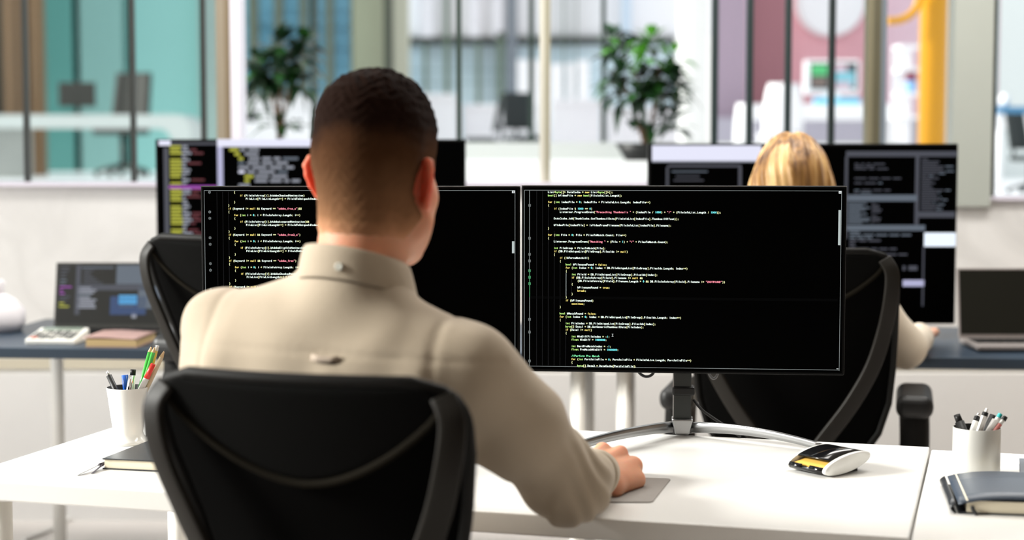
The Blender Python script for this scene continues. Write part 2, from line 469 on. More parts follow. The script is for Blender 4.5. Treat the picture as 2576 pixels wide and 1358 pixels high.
# pink room
YP = 18.5
backpanel('wall_pink', 1795, 1885, -420, 430, YP - 0.6, mat('mauve_grey_panel', (0.34, 0.26, 0.33), 0.4, var=0.12, vscale=0.5))
backpanel('wall_pink', 1880, 1985, -420, 430, YP - 0.3, mat('dusty_rose_panel', (0.31, 0.125, 0.15), 0.4, var=0.10, vscale=0.5))
backpanel('wall_pink', 1980, 2200, -420, 430, YP, mat('pink_wall_paint', (0.74, 0.38, 0.43), 0.6, var=0.10, vscale=0.5))
backpanel('wall_pink', 2195, 2330, -420, 430, YP + 0.2, mat('pale_pink_wall_paint', (0.82, 0.58, 0.66), 0.6, var=0.05, vscale=0.5))
backpanel('wall_pink_dado', 1795, 2330, 296, 430, YP - 1.0, mat('lilac_grey_dado', (0.36, 0.34, 0.40), 0.5, var=0.08, vscale=0.6))
# right end beyond the pillar
backpanel('wall_hall_right', 2380, 3200, -420, 330, 16.5, mat('cool_grey_wall', (0.66, 0.70, 0.69), 0.6, var=0.04, vscale=0.5))
backpanel('wall_hall_mauve', 2503, 2523, -420, 380, 14.0, mat('mauve_strip', (0.23, 0.11, 0.15), 0.5, var=0.05))
lo, hi = seg(2548, 2760, -100, 180, 16.3, 0.1)
# ------------------------------------------------------------------ things in the hall
def task_chair(name, label, loc, rz, H, m=None, group=None):
    """small office chair with back, seat, stem and star foot; H is its height"""
    m = m or M_hallchair
    t = thing(name, label, 'chair', loc, rz, group)
    s = H / 1.12
    b = MB()
    b.grid(lambda u, v: ((u - 0.5) * (0.44 - 0.03 * v) * s, (-0.20 - 0.10 * v + 0.16 * (u - 0.5) ** 2) * s, (0.62 + 0.50 * v) * s), 10, 10)
    b.build('backrest', m, t, solid=0.05 * s)
    q = MB(); q.box((0, 0.03 * s, 0.49 * s), (0.47 * s, 0.45 * s, 0.08 * s)); q.build('seat', m, t, bevel=0.03 * s)
    p = MB(); p.cyl((0, 0, 0.1 * s), (0, 0, 0.45 * s), 0.03 * s); p.build('stem', m, t)
    h = MB(); h.tube([(0, -0.17 * s, 0.45 * s), (0, -0.27 * s, 0.5 * s), (0, -0.27 * s, 0.75 * s)], 0.02 * s, 8); h.build('back_support', m, t)
    f = MB()
    for k in range(5):
        a = 2 * PI * k / 5 + 0.3
        f.tube([(0, 0, 0.12 * s), (0.28 * s * math.cos(a), 0.28 * s * math.sin(a), 0.06 * s)], [0.03 * s, 0.018 * s], 8)
        f.cyl((0.28 * s * math.cos(a), 0.28 * s * math.sin(a) - 0.012, 0.03 * s), (0.28 * s * math.cos(a), 0.28 * s * math.sin(a) + 0.012, 0.03 * s), 0.03 * s, n=12)
    f.build('star_base', m, t)
    return t
M_hallchair = mat('charcoal_upholstery', (0.035, 0.033, 0.028), 0.7, var=0.1)
M_hallchairB = mat('black_green_upholstery', (0.01, 0.018, 0.018), 0.7, var=0.1)
M_halldesk = mat('white_hall_furniture', (0.84, 0.84, 0.85), 0.4, var=0.02)

# long white desk with a rounded end in the teal room
p = at(310, 436, 17.7); task_chair('office_chair', 'charcoal office chair beside the long white desk in the teal glass room', (p.x, 17.7, HZ), 0.75 * PI + 0.5, 1.08)
d0 = at(-260, 288, 16.4); d1 = at(478, 288, 16.4); zt = d0.z; th = 0.13
pts = [(d0.x, zt - th), (d1.x - 0.32, zt - th), (d1.x - 0.24, zt - th - 0.02), (d1.x - 0.18, zt - th - 0.10), (d1.x - 0.17, HZ), (d1.x, HZ), (d1.x, zt - 0.14)]
pts += [(d1.x - 0.14 + 0.14 * math.cos(a), zt - 0.14 + 0.14 * math.sin(a)) for a in (0.3, 0.7, 1.1, 1.4)] + [(d1.x - 0.16, zt), (d0.x, zt)]
t = thing('reception_desk', 'long white desk with rounded end behind the teal-tinted glass', 'desk', (0, 16.4, HZ))
m = MB(); m.prism([(x, z - HZ) for x, z in pts], 0, 0.7, 'y'); m.build('desk_shell', mat('pale_desk_laminate', (0.56, 0.59, 0.57), 0.4, var=0.03), t)
m = MB(); m.bb((d0.x, 0.3, 0), (at(45, 320, 16.4).x, 0.5, zt - th - HZ)); m.build('side_panel', mat('grey_desk_panel', (0.36, 0.37, 0.35), 0.5, var=0.05), t)
# monitor on it
a = at(148, 268, 16.75); b = at(240, 207, 16.75)
t = thing('monitor', 'small dark monitor seen from behind on the long white desk', 'monitor', ((a.x + b.x) / 2, 16.75, zt))
hz = a.z - zt; W = (b.x - a.x); Hh = b.z - a.z
m = MB(); m.box((0, 0, hz + Hh / 2), (W, 0.03, Hh)); m.build('screen_back', M_hallchair, t, bevel=0.01)
m = MB(); m.bb((-0.02, 0.0, 0.012), (0.02, 0.03, hz + 0.02)); m.build('stand', M_hallchair, t)
m = MB(); m.bb((-0.09, -0.08, 0), (0.09, 0.08, 0.012)); m.build('foot', M_hallchair, t)

# --- desks, chairs in the white part of the hall
def slab_desk(label, x0, x1, ytop, Y, depth=0.7, group=None, thick=0.05, front=True):
    a = at(x0, ytop, Y); b = at(x1, ytop, Y)
    t = thing('white_desk', label, 'desk', ((a.x + b.x) / 2, Y, HZ), 0, group)
    W = b.x - a.x; H = a.z - HZ
    m = MB(); m.bb((-W / 2, 0, H - thick), (W / 2, depth, H)); m.build('top', M_halldesk, t, bevel=0.008)
    if front:
        m = MB(); m.bb((-W / 2 + 0.02, 0.04, 0), (W / 2 - 0.02, 0.07, H - thick)); m.build('front_panel', M_halldesk, t)
    for sx in (-1, 1):
        m = MB(); m.bb((sx * W / 2 - (0.04 if sx > 0 else 0), 0.07, 0), (sx * W / 2 + (0.04 if sx < 0 else 0), depth - 0.03, H - thick)); m.build('side_panel', M_halldesk, t)
    return t
slab_desk('white hall desk behind the dark green plant by the blue facade', 606, 790, 238, 20.0)
slab_desk('white hall desk below the pale blue windows, left of the black bar', 1060, 1146, 236, 22.0)
slab_desk('broad white hall desk with two black chairs before it', 1164, 1366, 262, 22.5)
slab_desk('white hall desk to the right of the olive post', 1388, 1512, 250, 22.0)
slab_desk('white hall desk behind the bright green plant', 1528, 1712, 268, 22.0)
# dark planter trough in front of the left one
a = at(612, 278, 17.0); b = at(652, 305, 17.0)
t = thing('planter', 'small dark tapered planter by the white desk beneath the blue facade', 'planter', ((a.x + b.x) / 2, 17.0, HZ))
W = b.x - a.x
m = MB(); m.lathe([(0.0, b.z - HZ), (W * 0.28, b.z - HZ), (W * 0.52, a.z - HZ), (W * 0.48, a.z - HZ), (W * 0.45, a.z - HZ - 0.03), (0, a.z - HZ - 0.03)], 4); m.build('pot', M_hallchairB, t)
m = MB(); m.bb((-W * 0.25, -W * 0.2, 0), (W * 0.25, W * 0.2, b.z - HZ)); m.build('pedestal', M_halldesk, t)
p = at(1318, 350, 19.0); task_chair('office_chair', 'black office chair with square back just left of the olive post', (p.x, 19.0, HZ), PI + 0.4, at(0, 232, 19.0).z - HZ, M_hallchairB, 'black chairs in the white hall')
p = at(1215, 350, 19.6); task_chair('office_chair', 'black low office chair beside the broad white hall desk', (p.x, 19.6, HZ), PI / 2, at(0, 246, 19.6).z - HZ, M_hallchairB, 'black chairs in the white hall')

# --- plants on the counter
def leaf_mesh(mb, p, dirv, L, Wd, mi, droop):
    d = Vector(dirv).normalized(); side = d.cross(Vector((0, 0, 1)))
    if side.length < 0.01: side = Vector((1, 0, 0))
    side.normalize(); up = side.cross(d)
    vs = []; prof = [0.08, 0.7, 1.0, 0.8, 0.42, 0.02]
    for i, wv in enumerate(prof):
        t = i / (len(prof) - 1)
        c = Vector(p) + d * L * t - Vector((0, 0, 1)) * droop * L * t * t
        vs += [c - side * Wd * wv / 2 + up * Wd * 0.12 * wv, c, c + side * Wd * wv / 2 + up * Wd * 0.12 * wv]
    fs = []
    for i in range(len(prof) - 1):
        for k in range(2):
            a = i * 3 + k; fs.append((a, a + 1, a + 4, a + 3))
    mb.add(vs, fs, mi, True)
def plant(name, label, base, clusters, stems, pot, mats_, seed, pot_m, nl=26, L=0.11):
    rnd = random.Random(seed)
    t = thing(name, label, 'plant', base)
    pot.build('pot', pot_m, t)
    st = MB()
    for s in stems: st.tube(smooth_path(s, 5), [0.012 - 0.006 * i / (5 * (len(s) - 1)) for i in range(5 * (len(s) - 1) + 1)], 7)
    st.build('stem', mat('brown_stem', (0.13, 0.07, 0.035), 0.7, var=0.2), t)
    lf = MB()
    for (c, r, n) in clusters:
        for k in range(n):
            v = Vector((rnd.gauss(0, 1), rnd.gauss(0, 1), rnd.gauss(0, 1))).normalized()
            q = Vector(c) + v * r * rnd.uniform(0.05, 0.8)
            dv = Vector((v.x + rnd.uniform(-.4, .4), v.y + rnd.uniform(-.4, .4), v.z * 0.6 + rnd.uniform(-0.1, 0.6)))
            leaf_mesh(lf, q, dv, L * rnd.uniform(0.7, 1.2), L * rnd.uniform(0.38, 0.55), 0 if rnd.random() < 0.72 else 1, rnd.uniform(0.1, 0.6))
    lf.build('foliage', mats_, t)
    return t
def leafm(name, col):
    m = mat(name, col, 0.4, spec=0.5, var=0.35, vscale=9)
    m.node_tree.nodes['Principled BSDF'].inputs['Subsurface Weight'].default_value = 0.0
    return m
L_dark = leafm('deep_green_leaf', (0.006, 0.030, 0.008)); L_mid = leafm('mid_green_leaf', (0.018, 0.085, 0.012)); L_bright = leafm('sunlit_green_leaf', (0.10, 0.34, 0.03))
ZC = at(0, 405, YC).z
YPl = 7.85
def rel(px, py, base, dy=0.0):
    q = at(px, py, YPl + dy); return (q.x - base.x, dy + YPl - base.y, q.z - base.z)
b0 = Vector((at(703, 405, YPl).x, YPl, ZC))
pot = MB(); pot.lathe([(0, 0), (0.075, 0), (0.095, 0.09), (0.09, 0.09), (0.085, 0.075), (0, 0.075)], 28)
cl = [((rel(700, 110, b0)), 0.07, 34), (rel(660, 165, b0), 0.085, 40), (rel(745, 150, b0, 0.05), 0.085, 40), (rel(700, 180, b0, -0.05), 0.09, 44), (rel(650, 215, b0, 0.04), 0.06, 22),
      (rel(755, 205, b0), 0.06, 26), (rel(765, 110, b0, 0.05), 0.045, 14), (rel(700, 225, b0), 0.05, 18), (rel(690, 315, b0), 0.03, 8), (rel(735, 310, b0, .04), 0.03, 6), (rel(670, 285, b0), 0.025, 5)]
plant('potted_plant', 'dark green leafy plant before the blue facade, left of the seated man', b0, cl,
      [[(0, 0, 0.07), (0.004, 0, 0.2), rel(702, 200, b0), rel(700, 120, b0)], [(0, 0, 0.07), (-0.01, 0, 0.2), rel(670, 180, b0)], [(0, 0, 0.07), (0.02, 0, 0.2), rel(745, 170, b0)]],
      pot, [L_dark, L_mid], 3, M_black)
b1 = Vector((at(1625, 405, YPl).x, YPl, ZC))
pw = at(1700, 360, YPl).x - at(1556, 360, YPl).x
pot = MB(); pz = at(0, 360, YPl).z - ZC
pot.lathe([(0, 0), (pw * 0.36, 0), (pw * 0.54, pz), (pw * 0.48, pz), (pw * 0.46, pz - 0.015), (0, pz - 0.015)], 32)
cl = [(rel(1640, 120, b1), 0.05, 12), (rel(1670, 165, b1, .05), 0.045, 14), (rel(1560, 190, b1), 0.05, 20), (rel(1590, 130, b1, .05), 0.05, 14), (rel(1680, 195, b1), 0.055, 34), (rel(1605, 235, b1, -.05), 0.05, 22), (rel(1640, 250, b1), 0.05, 22),
      (rel(1540, 150, b1), 0.035, 10), (rel(1690, 250, b1, 0.05), 0.05, 22), (rel(1560, 245, b1), 0.05, 12), (rel(1690, 310, b1, .06), 0.05, 20), (rel(1700, 215, b1, .08), 0.05, 24), (rel(1540, 215, b1, .06), 0.04, 16), (rel(1620, 200, b1, .06), 0.05, 20), (rel(1590, 300, b1), 0.04, 9), (rel(1640, 310, b1), 0.04, 8), (rel(1540, 100, b1, .1), 0.05, 14), (rel(1610, 100, b1, .1), 0.03, 8)]
plant('potted_plant', 'bright green leafy plant in a tapered black pot on the white counter', b1, cl,
      [[(0, 0, 0.05), (0.0, 0, 0.12), rel(1605, 215, b1), rel(1585, 160, b1)], [(0.01, 0, 0.05), (0.02, 0, 0.12), rel(1650, 220, b1), rel(1665, 150, b1)], [(-0.01, 0, 0.05), (-0.02, 0, 0.12), rel(1570, 210, b1)]],
      pot, [L_dark, L_mid], 11, M_black)

bright = MB(); rb_ = random.Random(5)  # upper leaves that catch the light, their brightness painted as a lighter green
for (px_, py_, n_) in ((1640, 110, 10), (1690, 150, 10), (1610, 150, 6), (1560, 130, 5)):
    for k in range(n_):
        v = Vector((rb_.gauss(0, 1), rb_.gauss(0, 1) - 0.6, rb_.gauss(0, 1) + 0.4)).normalized()
        leaf_mesh(bright, Vector(rel(px_, py_, b1, -0.03)) + v * 0.035, v, 0.10, 0.05, 0, 0.4)
_pl = [o for o in bpy.data.objects if o.name.startswith('potted_plant')][-1]
bright.build('lit_leaves', L_bright, _pl)
# --- pink room furniture
slab = slab_desk('white desk with a computer in the pink room', 1886, 2262, 262, 15.6, 0.8, None, 0.14, False)
a = at(2024, 262, 15.9); b = at(2166, 150, 15.9)
zt = at(0, 262, 15.6).z
t = thing('desktop_computer', 'white computer with a lit colourful display on the pink room desk', 'computer', ((a.x + b.x) / 2, 15.95, zt))
W = b.x - a.x; H = b.z - zt
m = MB(); m.bb((-W / 2, 0, 0.10), (W / 2, 0.04, H)); m.build('casing', M_halldesk, t, bevel=0.02)
m = MB(); m.bb((-0.08, 0.01, 0.01), (0.08, 0.05, 0.12)); m.build('stand', M_halldesk, t)
m = MB(); m.bb((-0.12, -0.05, 0), (0.12, 0.12, 0.01)); m.build('foot', M_halldesk, t)
def em(name, c, s=1.0):
    return mat(name, tuple(0.05 * x for x in c), 0.5, emit=c, estr=s)
m = MB()
sx = lambda px: at(px, 200, 15.95).x - (a.x + b.x) / 2
sz = lambda py: at(2095, py, 15.95).z - zt
def sq(mb, x0, x1, y0, y1, mi, dy=-0.004): mb.quad((sx(x0), dy, sz(y1)), (sx(x1), dy, sz(y1)), (sx(x1), dy, sz(y0)), (sx(x0), dy, sz(y0)), mi)
sq(m, 2037, 2155, 158, 225, 0, -0.002); sq(m, 2040, 2082, 162, 190, 1); sq(m, 2102, 2150, 180, 218, 2); sq(m, 2098, 2130, 162, 180, 3); sq(m, 2042, 2080, 195, 218, 4); sq(m, 2102, 2140, 205, 225, 3)
m.build('display', [em('screen_dark_slate', (0.06, 0.08, 0.10), 0.6), em('screen_green', (0.10, 0.6, 0.22)), em('screen_cyan', (0.25, 0.62, 0.75)), em('screen_pink', (0.75, 0.55, 0.65)), em('screen_brown', (0.22, 0.17, 0.15))], t)
lo = at(2052, 258, 15.62); hi = at(2165, 246, 15.62)
t = MB(); W = hi.x - lo.x; t.bb((-W / 2, 0, 0), (W / 2, 0.1, hi.z - zt)); k = t.build('keyboard_tray', mat('cyan_plastic', (0.12, 0.62, 0.85), 0.4, var=0.05), loc=((lo.x + hi.x) / 2, 15.63, zt))
tag(k, 'bright cyan tray lying before the white computer in the pink room', 'tray')
def white_chair(label, x0, x1, ytop, Y):
    a = at(x0, ytop, Y); b = at(x1, ytop, Y); W = b.x - a.x; H = a.z - HZ
    t = thing('white_chair', label, 'chair', ((a.x + b.x) / 2, Y, HZ), 0, 'white chairs in the pink room')
    m = MB(); m.grid(lambda u, v: ((u - .5) * W * (1 - 0.25 * v ** 3), -0.2 - 0.06 * v + 0.25 * (u - .5) ** 2, H * (0.5 + 0.5 * v)), 8, 8); m.build('backrest', M_halldesk, t, solid=0.03)
    m = MB(); m.bb((-W / 2, -0.22, H * 0.46), (W / 2, 0.25, H * 0.5)); m.build('seat', M_halldesk, t, bevel=0.015)
    for x in (-1, 1):
        for y in (-0.18, 0.2):
            m = MB(); m.cyl((x * W * 0.42, y, 0), (x * W * 0.4, y, H * 0.47), 0.02, n=10); m.build('leg', M_halldesk, t)
    return t
white_chair('white chair with a rounded back at the left end of the pink room desk', 1915, 2012, 212, 14.9)
white_chair('white chair partly hidden behind the dark bar left in the pink room', 1845, 1882, 262, 14.6)
# round white wall disc
c = at(2092, 5, YP - 0.15); r = at(2177, 5, YP).x - at(2092, 5, YP).x
m = MB(); m.cyl((0, 0.1, 0), (0, 0, 0), r, n=56); m.cyl((0, 0, 0), (0, -0.03, 0), r * 0.98, r * 0.94, n=56)
o = m.build('wall_disc', M_white2, loc=(c.x, YP - 0.12, c.z)); tag(o, 'large round white disc hung on the pink wall', 'wall disc')
# yellow pipe with its bend
M_yel = mat('yellow_lacquer', (0.56, 0.26, 0.006), 0.3, spec=0.3, var=0.04)
c = at(2345, 300, 10.5); r = (at(2381, 300, 10.5).x - at(2311, 300, 10.5).x) / 2
t = thing('yellow_pillar', 'glossy yellow round pillar with a curved pipe to the left of it', 'pillar', (c.x, 10.5, HZ))
m = MB(); m.cyl((0, 0, 0), (0, 0, 4.0), r, n=40); m.build('shaft', M_yel, t)
q = [at(x, y, 10.4) - Vector((c.x, 10.5, HZ)) for x, y in ((2312, -10), (2308, 12), (2293, 35), (2265, 50), (2232, 53))]
m = MB(); m.tube(smooth_path(q, 6), 0.024, 12); m.build('curved_pipe', M_yel, t)
# shelf rack by the pillar with things
a = at(2266, 112, 14.6); b = at(2312, 300, 14.6)
t = thing('shelf_rack', 'narrow white shelf rack left of the yellow pillar', 'shelf', ((a.x + b.x) / 2, 14.6, HZ)); W = b.x - a.x
for zz in (at(0, 290, 14.6).z, at(0, 232, 14.6).z, at(0, 170, 14.6).z, at(0, 112, 14.6).z):
    m = MB(); m.bb((-W / 2, 0, zz - HZ - 0.03), (W / 2, 0.3, zz - HZ)); m.build('shelf', M_halldesk, t)
m = MB(); m.bb((-W / 2, 0.3, 0), (W / 2, 0.32, a.z - HZ)); m.build('back_panel', M_halldesk, t)
p = at(2294, 232, 14.65); m = MB(); m.bb((-0.035, 0, 0), (0.035, 0.08, 0.10)); m.bb((-0.04, 0, 0.10), (0.04, 0.08, 0.17), 1)
o = m.build('storage_box', [mat('blue_card', (0.25, 0.5, 0.8), 0.6, var=0.05), mat('maroon_card', (0.22, 0.02, 0.05), 0.6, var=0.05)], loc=(p.x, 14.66, p.z)); tag(o, 'small maroon and blue box on the white shelf rack', 'box')

# --- right end: desk, chair behind the black-framed pane
a = at(2508, 290, 12.5); b = at(2700, 290, 12.5)
t = thing('hall_table', 'white table with a blue top behind the black-framed pane', 'table', ((a.x + b.x) / 2, 12.5, HZ)); W = b.x - a.x; H = at(0, 268, 12.5).z - HZ
m = MB(); m.bb((-W / 2, 0, H - 0.05), (W / 2, 0.7, H)); m.build('top', mat('blue_laminate', (0.06, 0.22, 0.40), 0.4, var=0.05), t)
m = MB(); m.bb((-W / 2, 0.02, H - 0.16), (W / 2, 0.05, H - 0.05)); m.build('apron', M_halldesk, t)
for x in (-W / 2 + 0.03, W / 2 - 0.03):
    for y in (0.05, 0.65):
        m = MB(); m.cyl((x, y, 0), (x, y, H - 0.05), 0.03, n=12); m.build('leg', M_halldesk, t)
p = at(2532, 262, 12.7); m = MB(); m.lathe([(0, 0), (0.03, 0), (0.04, 0.05), (0.03, 0.1), (0, 0.1)], 20)
o = m.build('white_jar', M_halldesk, loc=(p.x, 12.75, HZ + H)); tag(o, 'small white jar on the blue-topped table', 'jar')
p = at(2590, 420, 11.6); task_chair('office_chair', 'black office chair cut off by the frame at the blue-topped table', (p.x, 11.6, HZ), PI + 0.7, at(0, 285, 11.6).z - HZ, M_hallchairB)
# ------------------------------------------------------------------ desks
YAW = math.radians(16.0)
DU = Vector((-math.cos(YAW), math.sin(YAW), 0)); DV = Vector((math.sin(YAW), math.cos(YAW), 0))
RF = Vector((0.563, 2.372, 0)); DW, DD = 1.56, 0.755
def make_desk(label, loc, rz, W, D, mtop, thick=0.034, group=None, legs=True):
    """local: x along the width from the left front corner, y to the back"""
    t = thing('desk', label, 'desk', loc, rz, group)
    m = MB(); m.bb((0, 0, 0.73 - thick), (W, D, 0.73)); m.build('tabletop', mtop, t, bevel=0.003)
    for x in (0.055, W - 0.055):
        for y in (0.055, D - 0.055):
            m = MB(); m.cyl((x, y, 0.012), (x, y, 0.73 - thick), 0.0205, n=28); m.cyl((x, y, 0), (x, y, 0.014), 0.016, n=20)
            m.cyl((x, y, 0.73 - thick - 0.006), (x, y, 0.73 - thick), 0.045, n=24)
            m.build('leg', M_whitemetal, t)
    return t
LF = RF + DU * DW
make_desk('white desk with round legs at which the man sits', LF, -YAW, DW, DD, M_white)
R2 = RF + DV * (-0.02) - DU * 0.004
make_desk('white desk joined on the right of the man\'s desk, with the blue notebook', R2, -YAW, DW, DD - 0.008, M_white)
NY = math.radians(5.0)
NA = Vector((-1.565, 4.65, 0)); NU = Vector((math.cos(NY), -math.sin(NY), 0)); NV = Vector((math.sin(NY), math.cos(NY), 0))
make_desk('navy-topped desk with white legs, behind on the left under the laptop and calculator', NA, -NY, 1.80, 0.77, M_navy, 0.03)
make_desk('navy-topped desk with white legs, at which the blonde woman works', NA + NU * 1.815, -NY, 1.80, 0.77, M_navy, 0.03)
def navy(px, py): return on(px, py, 0.73)

# ------------------------------------------------------------------ office chairs with mesh backs
WIDE_BACK = False
def chair_w(v):      # half width of the back at height fraction v (0 bottom, 1 top)
    pts = [(0, 0.09), (0.12, 0.120), (0.3, 0.153), (0.5, 0.182), (0.65, 0.199), (0.80, 0.212), (0.89, 0.214), (0.94, 0.208), (0.97, 0.195), (0.99, 0.175), (1.0, 0.152)]
    if WIDE_BACK: pts = [(0, 0.17), (0.1, 0.205), (0.25, 0.228), (0.42, 0.236), (0.6, 0.240), (0.80, 0.242), (0.89, 0.240), (0.94, 0.232), (0.97, 0.218), (0.99, 0.197), (1.0, 0.172)]
    for (a, wa), (b, wb) in zip(pts, pts[1:]):
        if v <= b: return (wa + (wb - wa) * (v - a) / (b - a)) * 0.985
    return pts[-1][1] * 0.985
def chair_pt(u, v):  # surface of the back, u -1..1
    x = u * chair_w(v)
    z = 0.53 + 0.468 * v
    y = -0.205 - 0.035 * math.cos(v * PI * 1.1) * -1 - 0.045 * max(0, v - 0.55) ** 1.3 * 4 + 0.85 * x * x
    return Vector((x, y, z))
def make_mesh_chair(label, loc, rz, group, dz=0.0):
    t = thing('office_chair', label, 'chair', loc, rz, group)
    m = MB(); m.grid(lambda a, b: chair_pt((a * 2 - 1) * 0.985, 0.01 + 0.98 * b), 24, 30); m.build('mesh_panel', M_mesh, t, solid=0.004)
    # rim of the back
    out = [chair_pt(1, v / 40) for v in range(41)] + [chair_pt(1 - 2 * k / 16, 1.0) for k in range(1, 16)] + [chair_pt(-1, 1 - v / 40) for v in range(41)] + [chair_pt(-1 + 2 * k / 10, 0.0) for k in range(1, 10)]
    m = MB(); m.tube(out, 0.0085, 10, closed=True, up=Vector((0, 1, 0))); m.build('back_rim', M_chairframe, t)
    # upper fabric field with its curved hem
    def hem(u): return 0.705 + 0.245 * abs(u) ** 1.9
    m = MB(); m.grid(lambda a, b: chair_pt((a * 2 - 1) * 0.97, hem(a * 2 - 1) + (0.985 - hem(a * 2 - 1)) * b) + Vector((0, -0.0075, 0)), 28, 10); m.build('upper_panel', M_fabric, t, solid=0.004)
    m = MB(); m.tube([chair_pt(u / 20 * 0.95, hem(u / 20)) + Vector((0, -0.012, 0)) for u in range(-20, 21)], 0.0052, 8); m.build('hem_piping', mat('hem_tape', (0.010, 0.0085, 0.006), 0.85, spec=0.03, var=0.1), t)
    # spine: two flat arms from the upper corners meeting in a stem
    for s in (-1, 1):
        pa = []
        for k, (v, fx, off) in enumerate(((0.965, 0.97, 0.006), (0.90, 0.97, 0.030), (0.78, 0.95, 0.048), (0.62, 0.90, 0.058), (0.44, 0.80, 0.062), (0.26, 0.62, 0.062), (0.10, 0.42, 0.060), (-0.04, 0.22, 0.055))):
            q = chair_pt(s * fx, max(v, 0)); q.y -= off; q.z = 0.53 + 0.468 * v; pa.append(q)
        pth = smooth_path(pa, 6)
        m = MB(); m.tube(pth, [0.0165 + 0.004 * i / len(pth) for i in range(len(pth))], prof=FLAT, up=Vector((s * 1.0, 0.35, 0.0)))
        m.build('spine_arm', M_chairband, t)
    m = MB(); m.tube(smooth_path([(0, -0.25, 0.56), (0, -0.26, 0.50), (0, -0.22, 0.42), (0, -0.08, 0.40)], 6), 0.03, 12); m.build('spine_stem', M_chairframe, t)
    # seat
    m = MB()
    def seat(a, b, top):
        x = (a - .5) * 2; y = (b - .5) * 2
        e = (max(abs(x), abs(y))) ** 4
        return Vector((x * 0.245 * (1 - 0.08 * y * y), 0.03 + y * 0.235 * (1 - 0.06 * x * x), (0.475 - 0.03 * e + 0.01 * x * x) if top else 0.42 + 0.012 * e))
    m.grid(lambda a, b: seat(a, b, True), 16, 16); m.grid(lambda a, b: seat(1 - a, b, False), 16, 16)
    rim = [(i / 16, 0) for i in range(17)] + [(1, i / 16) for i in range(1, 17)] + [(1 - i / 16, 1) for i in range(1, 17)] + [(0, 1 - i / 16) for i in range(1, 16)]
    vs = [seat(a, b, True) for a, b in rim] + [seat(a, b, False) for a, b in rim]; n = len(rim)
    m.add(vs, [(i, n + i, n + (i + 1) % n, (i + 1) % n) for i in range(n)], 0, True)
    m.build('seat', M_fabric, t)
    for s in (-1, 1):
        g = MB(); g.tube(smooth_path([(s * 0.16, 0.0, 0.405), (s * 0.26, 0.0, 0.42), (s * 0.285, -0.01, 0.50), (s * 0.285, -0.01, 0.61)], 6), [0.028] * 19, prof=[(a * 2.4, b * 4.0) for a, b in FLAT], up=Vector((0, 1, 0)))
        arm = g.build('armrest', M_chairframe, t)
        p = MB(); p.box((s * 0.285, 0.02, 0.632), (0.088, 0.26, 0.055)); p.build('arm_pad', M_black, arm, bevel=0.024, bseg=5)
    m = MB(); m.box((0, 0, 0.40), (0.22, 0.24, 0.045)); m.build('tilt_mechanism', M_black, t, bevel=0.01)
    m = MB(); m.cyl((0.10, 0.05, 0.395), (0.26, 0.06, 0.385), 0.007, n=10); m.cyl((0.22, 0.055, 0.386), (0.28, 0.06, 0.384), 0.012, n=10); m.build('lever', M_black, t)
    m = MB(); m.cyl((0, 0, 0.09), (0, 0, 0.25), 0.028); m.cyl((0, 0, 0.25), (0, 0, 0.39), 0.016); m.build('gas_lift', M_black, t)
    f = MB(); ends = []
    for k in range(5):
        a = 2 * PI * k / 5 + PI / 2
        e = Vector((0.30 * math.cos(a), 0.30 * math.sin(a), 0.075)); ends.append(e)
        f.tube([(0, 0, 0.115), tuple(e * 0.5 + Vector((0, 0, 0.065))), tuple(e)], [0.034, 0.028, 0.02], 10)
    f.cyl((0, 0, 0.08), (0, 0, 0.14), 0.045)
    base = f.build('star_base', M_black, t)
    for e in ends:
        c = MB()
        for q in (-0.012, 0.012): c.cyl((e.x + q - 0.009, e.y, 0.03), (e.x + q + 0.009, e.y, 0.03), 0.03, n=18)
        c.cyl((e.x, e.y, 0.03), (e.x, e.y, 0.08), 0.008, n=10)
        c.build('caster', M_black, base)
    return t
CH_YAW = math.radians(18)
man_chair = make_mesh_chair('black mesh-backed office chair in front, with the seated man in it', (-0.179, 2.355, 0), -CH_YAW, 'black mesh-backed office chairs')
ch2 = copy_tree(man_chair); ch2.location = (-0.55, 4.12, 0.0); ch2.rotation_euler = (0, 0, -math.radians(26)); ch2.scale = (1.02, 1, 1.075); [setattr(c_, 'scale', (1, 1, 1.155)) for c_ in ch2.children if c_.name.startswith('armrest')]; ch2['label'] = 'empty black mesh-backed office chair behind the left monitor'
WIDE_BACK = True
ch3 = make_mesh_chair('black mesh-backed office chair in which the blonde woman sits', (0.705, 4.17, 0), -math.radians(13), 'black mesh-backed office chairs')
ch3.scale = (1.0, 1.0, 1.045)
WIDE_BACK = False

# ------------------------------------------------------------------ code on the two sharp monitors
_glyph = {}
def glyph(c):
    if c in _glyph: return _glyph[c]
    cu = bpy.data.curves.new('g', 'FONT'); cu.body = c; cu.size = 1.0; cu.resolution_u = 2; cu.offset = 0.026
    o = bpy.data.objects.new('g', cu); COL.objects.link(o)
    bpy.context.view_layer.update()
    dg = bpy.context.evaluated_depsgraph_get()
    me = o.evaluated_get(dg).to_mesh()
    vs = [(v.co.x, v.co.y) for v in me.vertices]; fs = [tuple(p.vertices) for p in me.polygons]
    o.evaluated_get(dg).to_mesh_clear()
    bpy.data.objects.remove(o); bpy.data.curves.remove(cu)
    if vs:
        x0 = min(v[0] for v in vs); x1 = max(v[0] for v in vs)
        wd = max(x1 - x0, 0.001); k = min(1.18, 0.57 / wd)
        if c in 'mwMW@%&': k = 0.60 / wd
        vs = [(0.31 + (x - (x0 + x1) / 2) * k, y) for x, y in vs]
    _glyph[c] = (vs, fs)
    return _glyph[c]
KW = {'if', 'for', 'new', 'null', 'false', 'true', 'break', 'continue'}; TY = {'int', 'bool', 'byte', 'float'}
import re
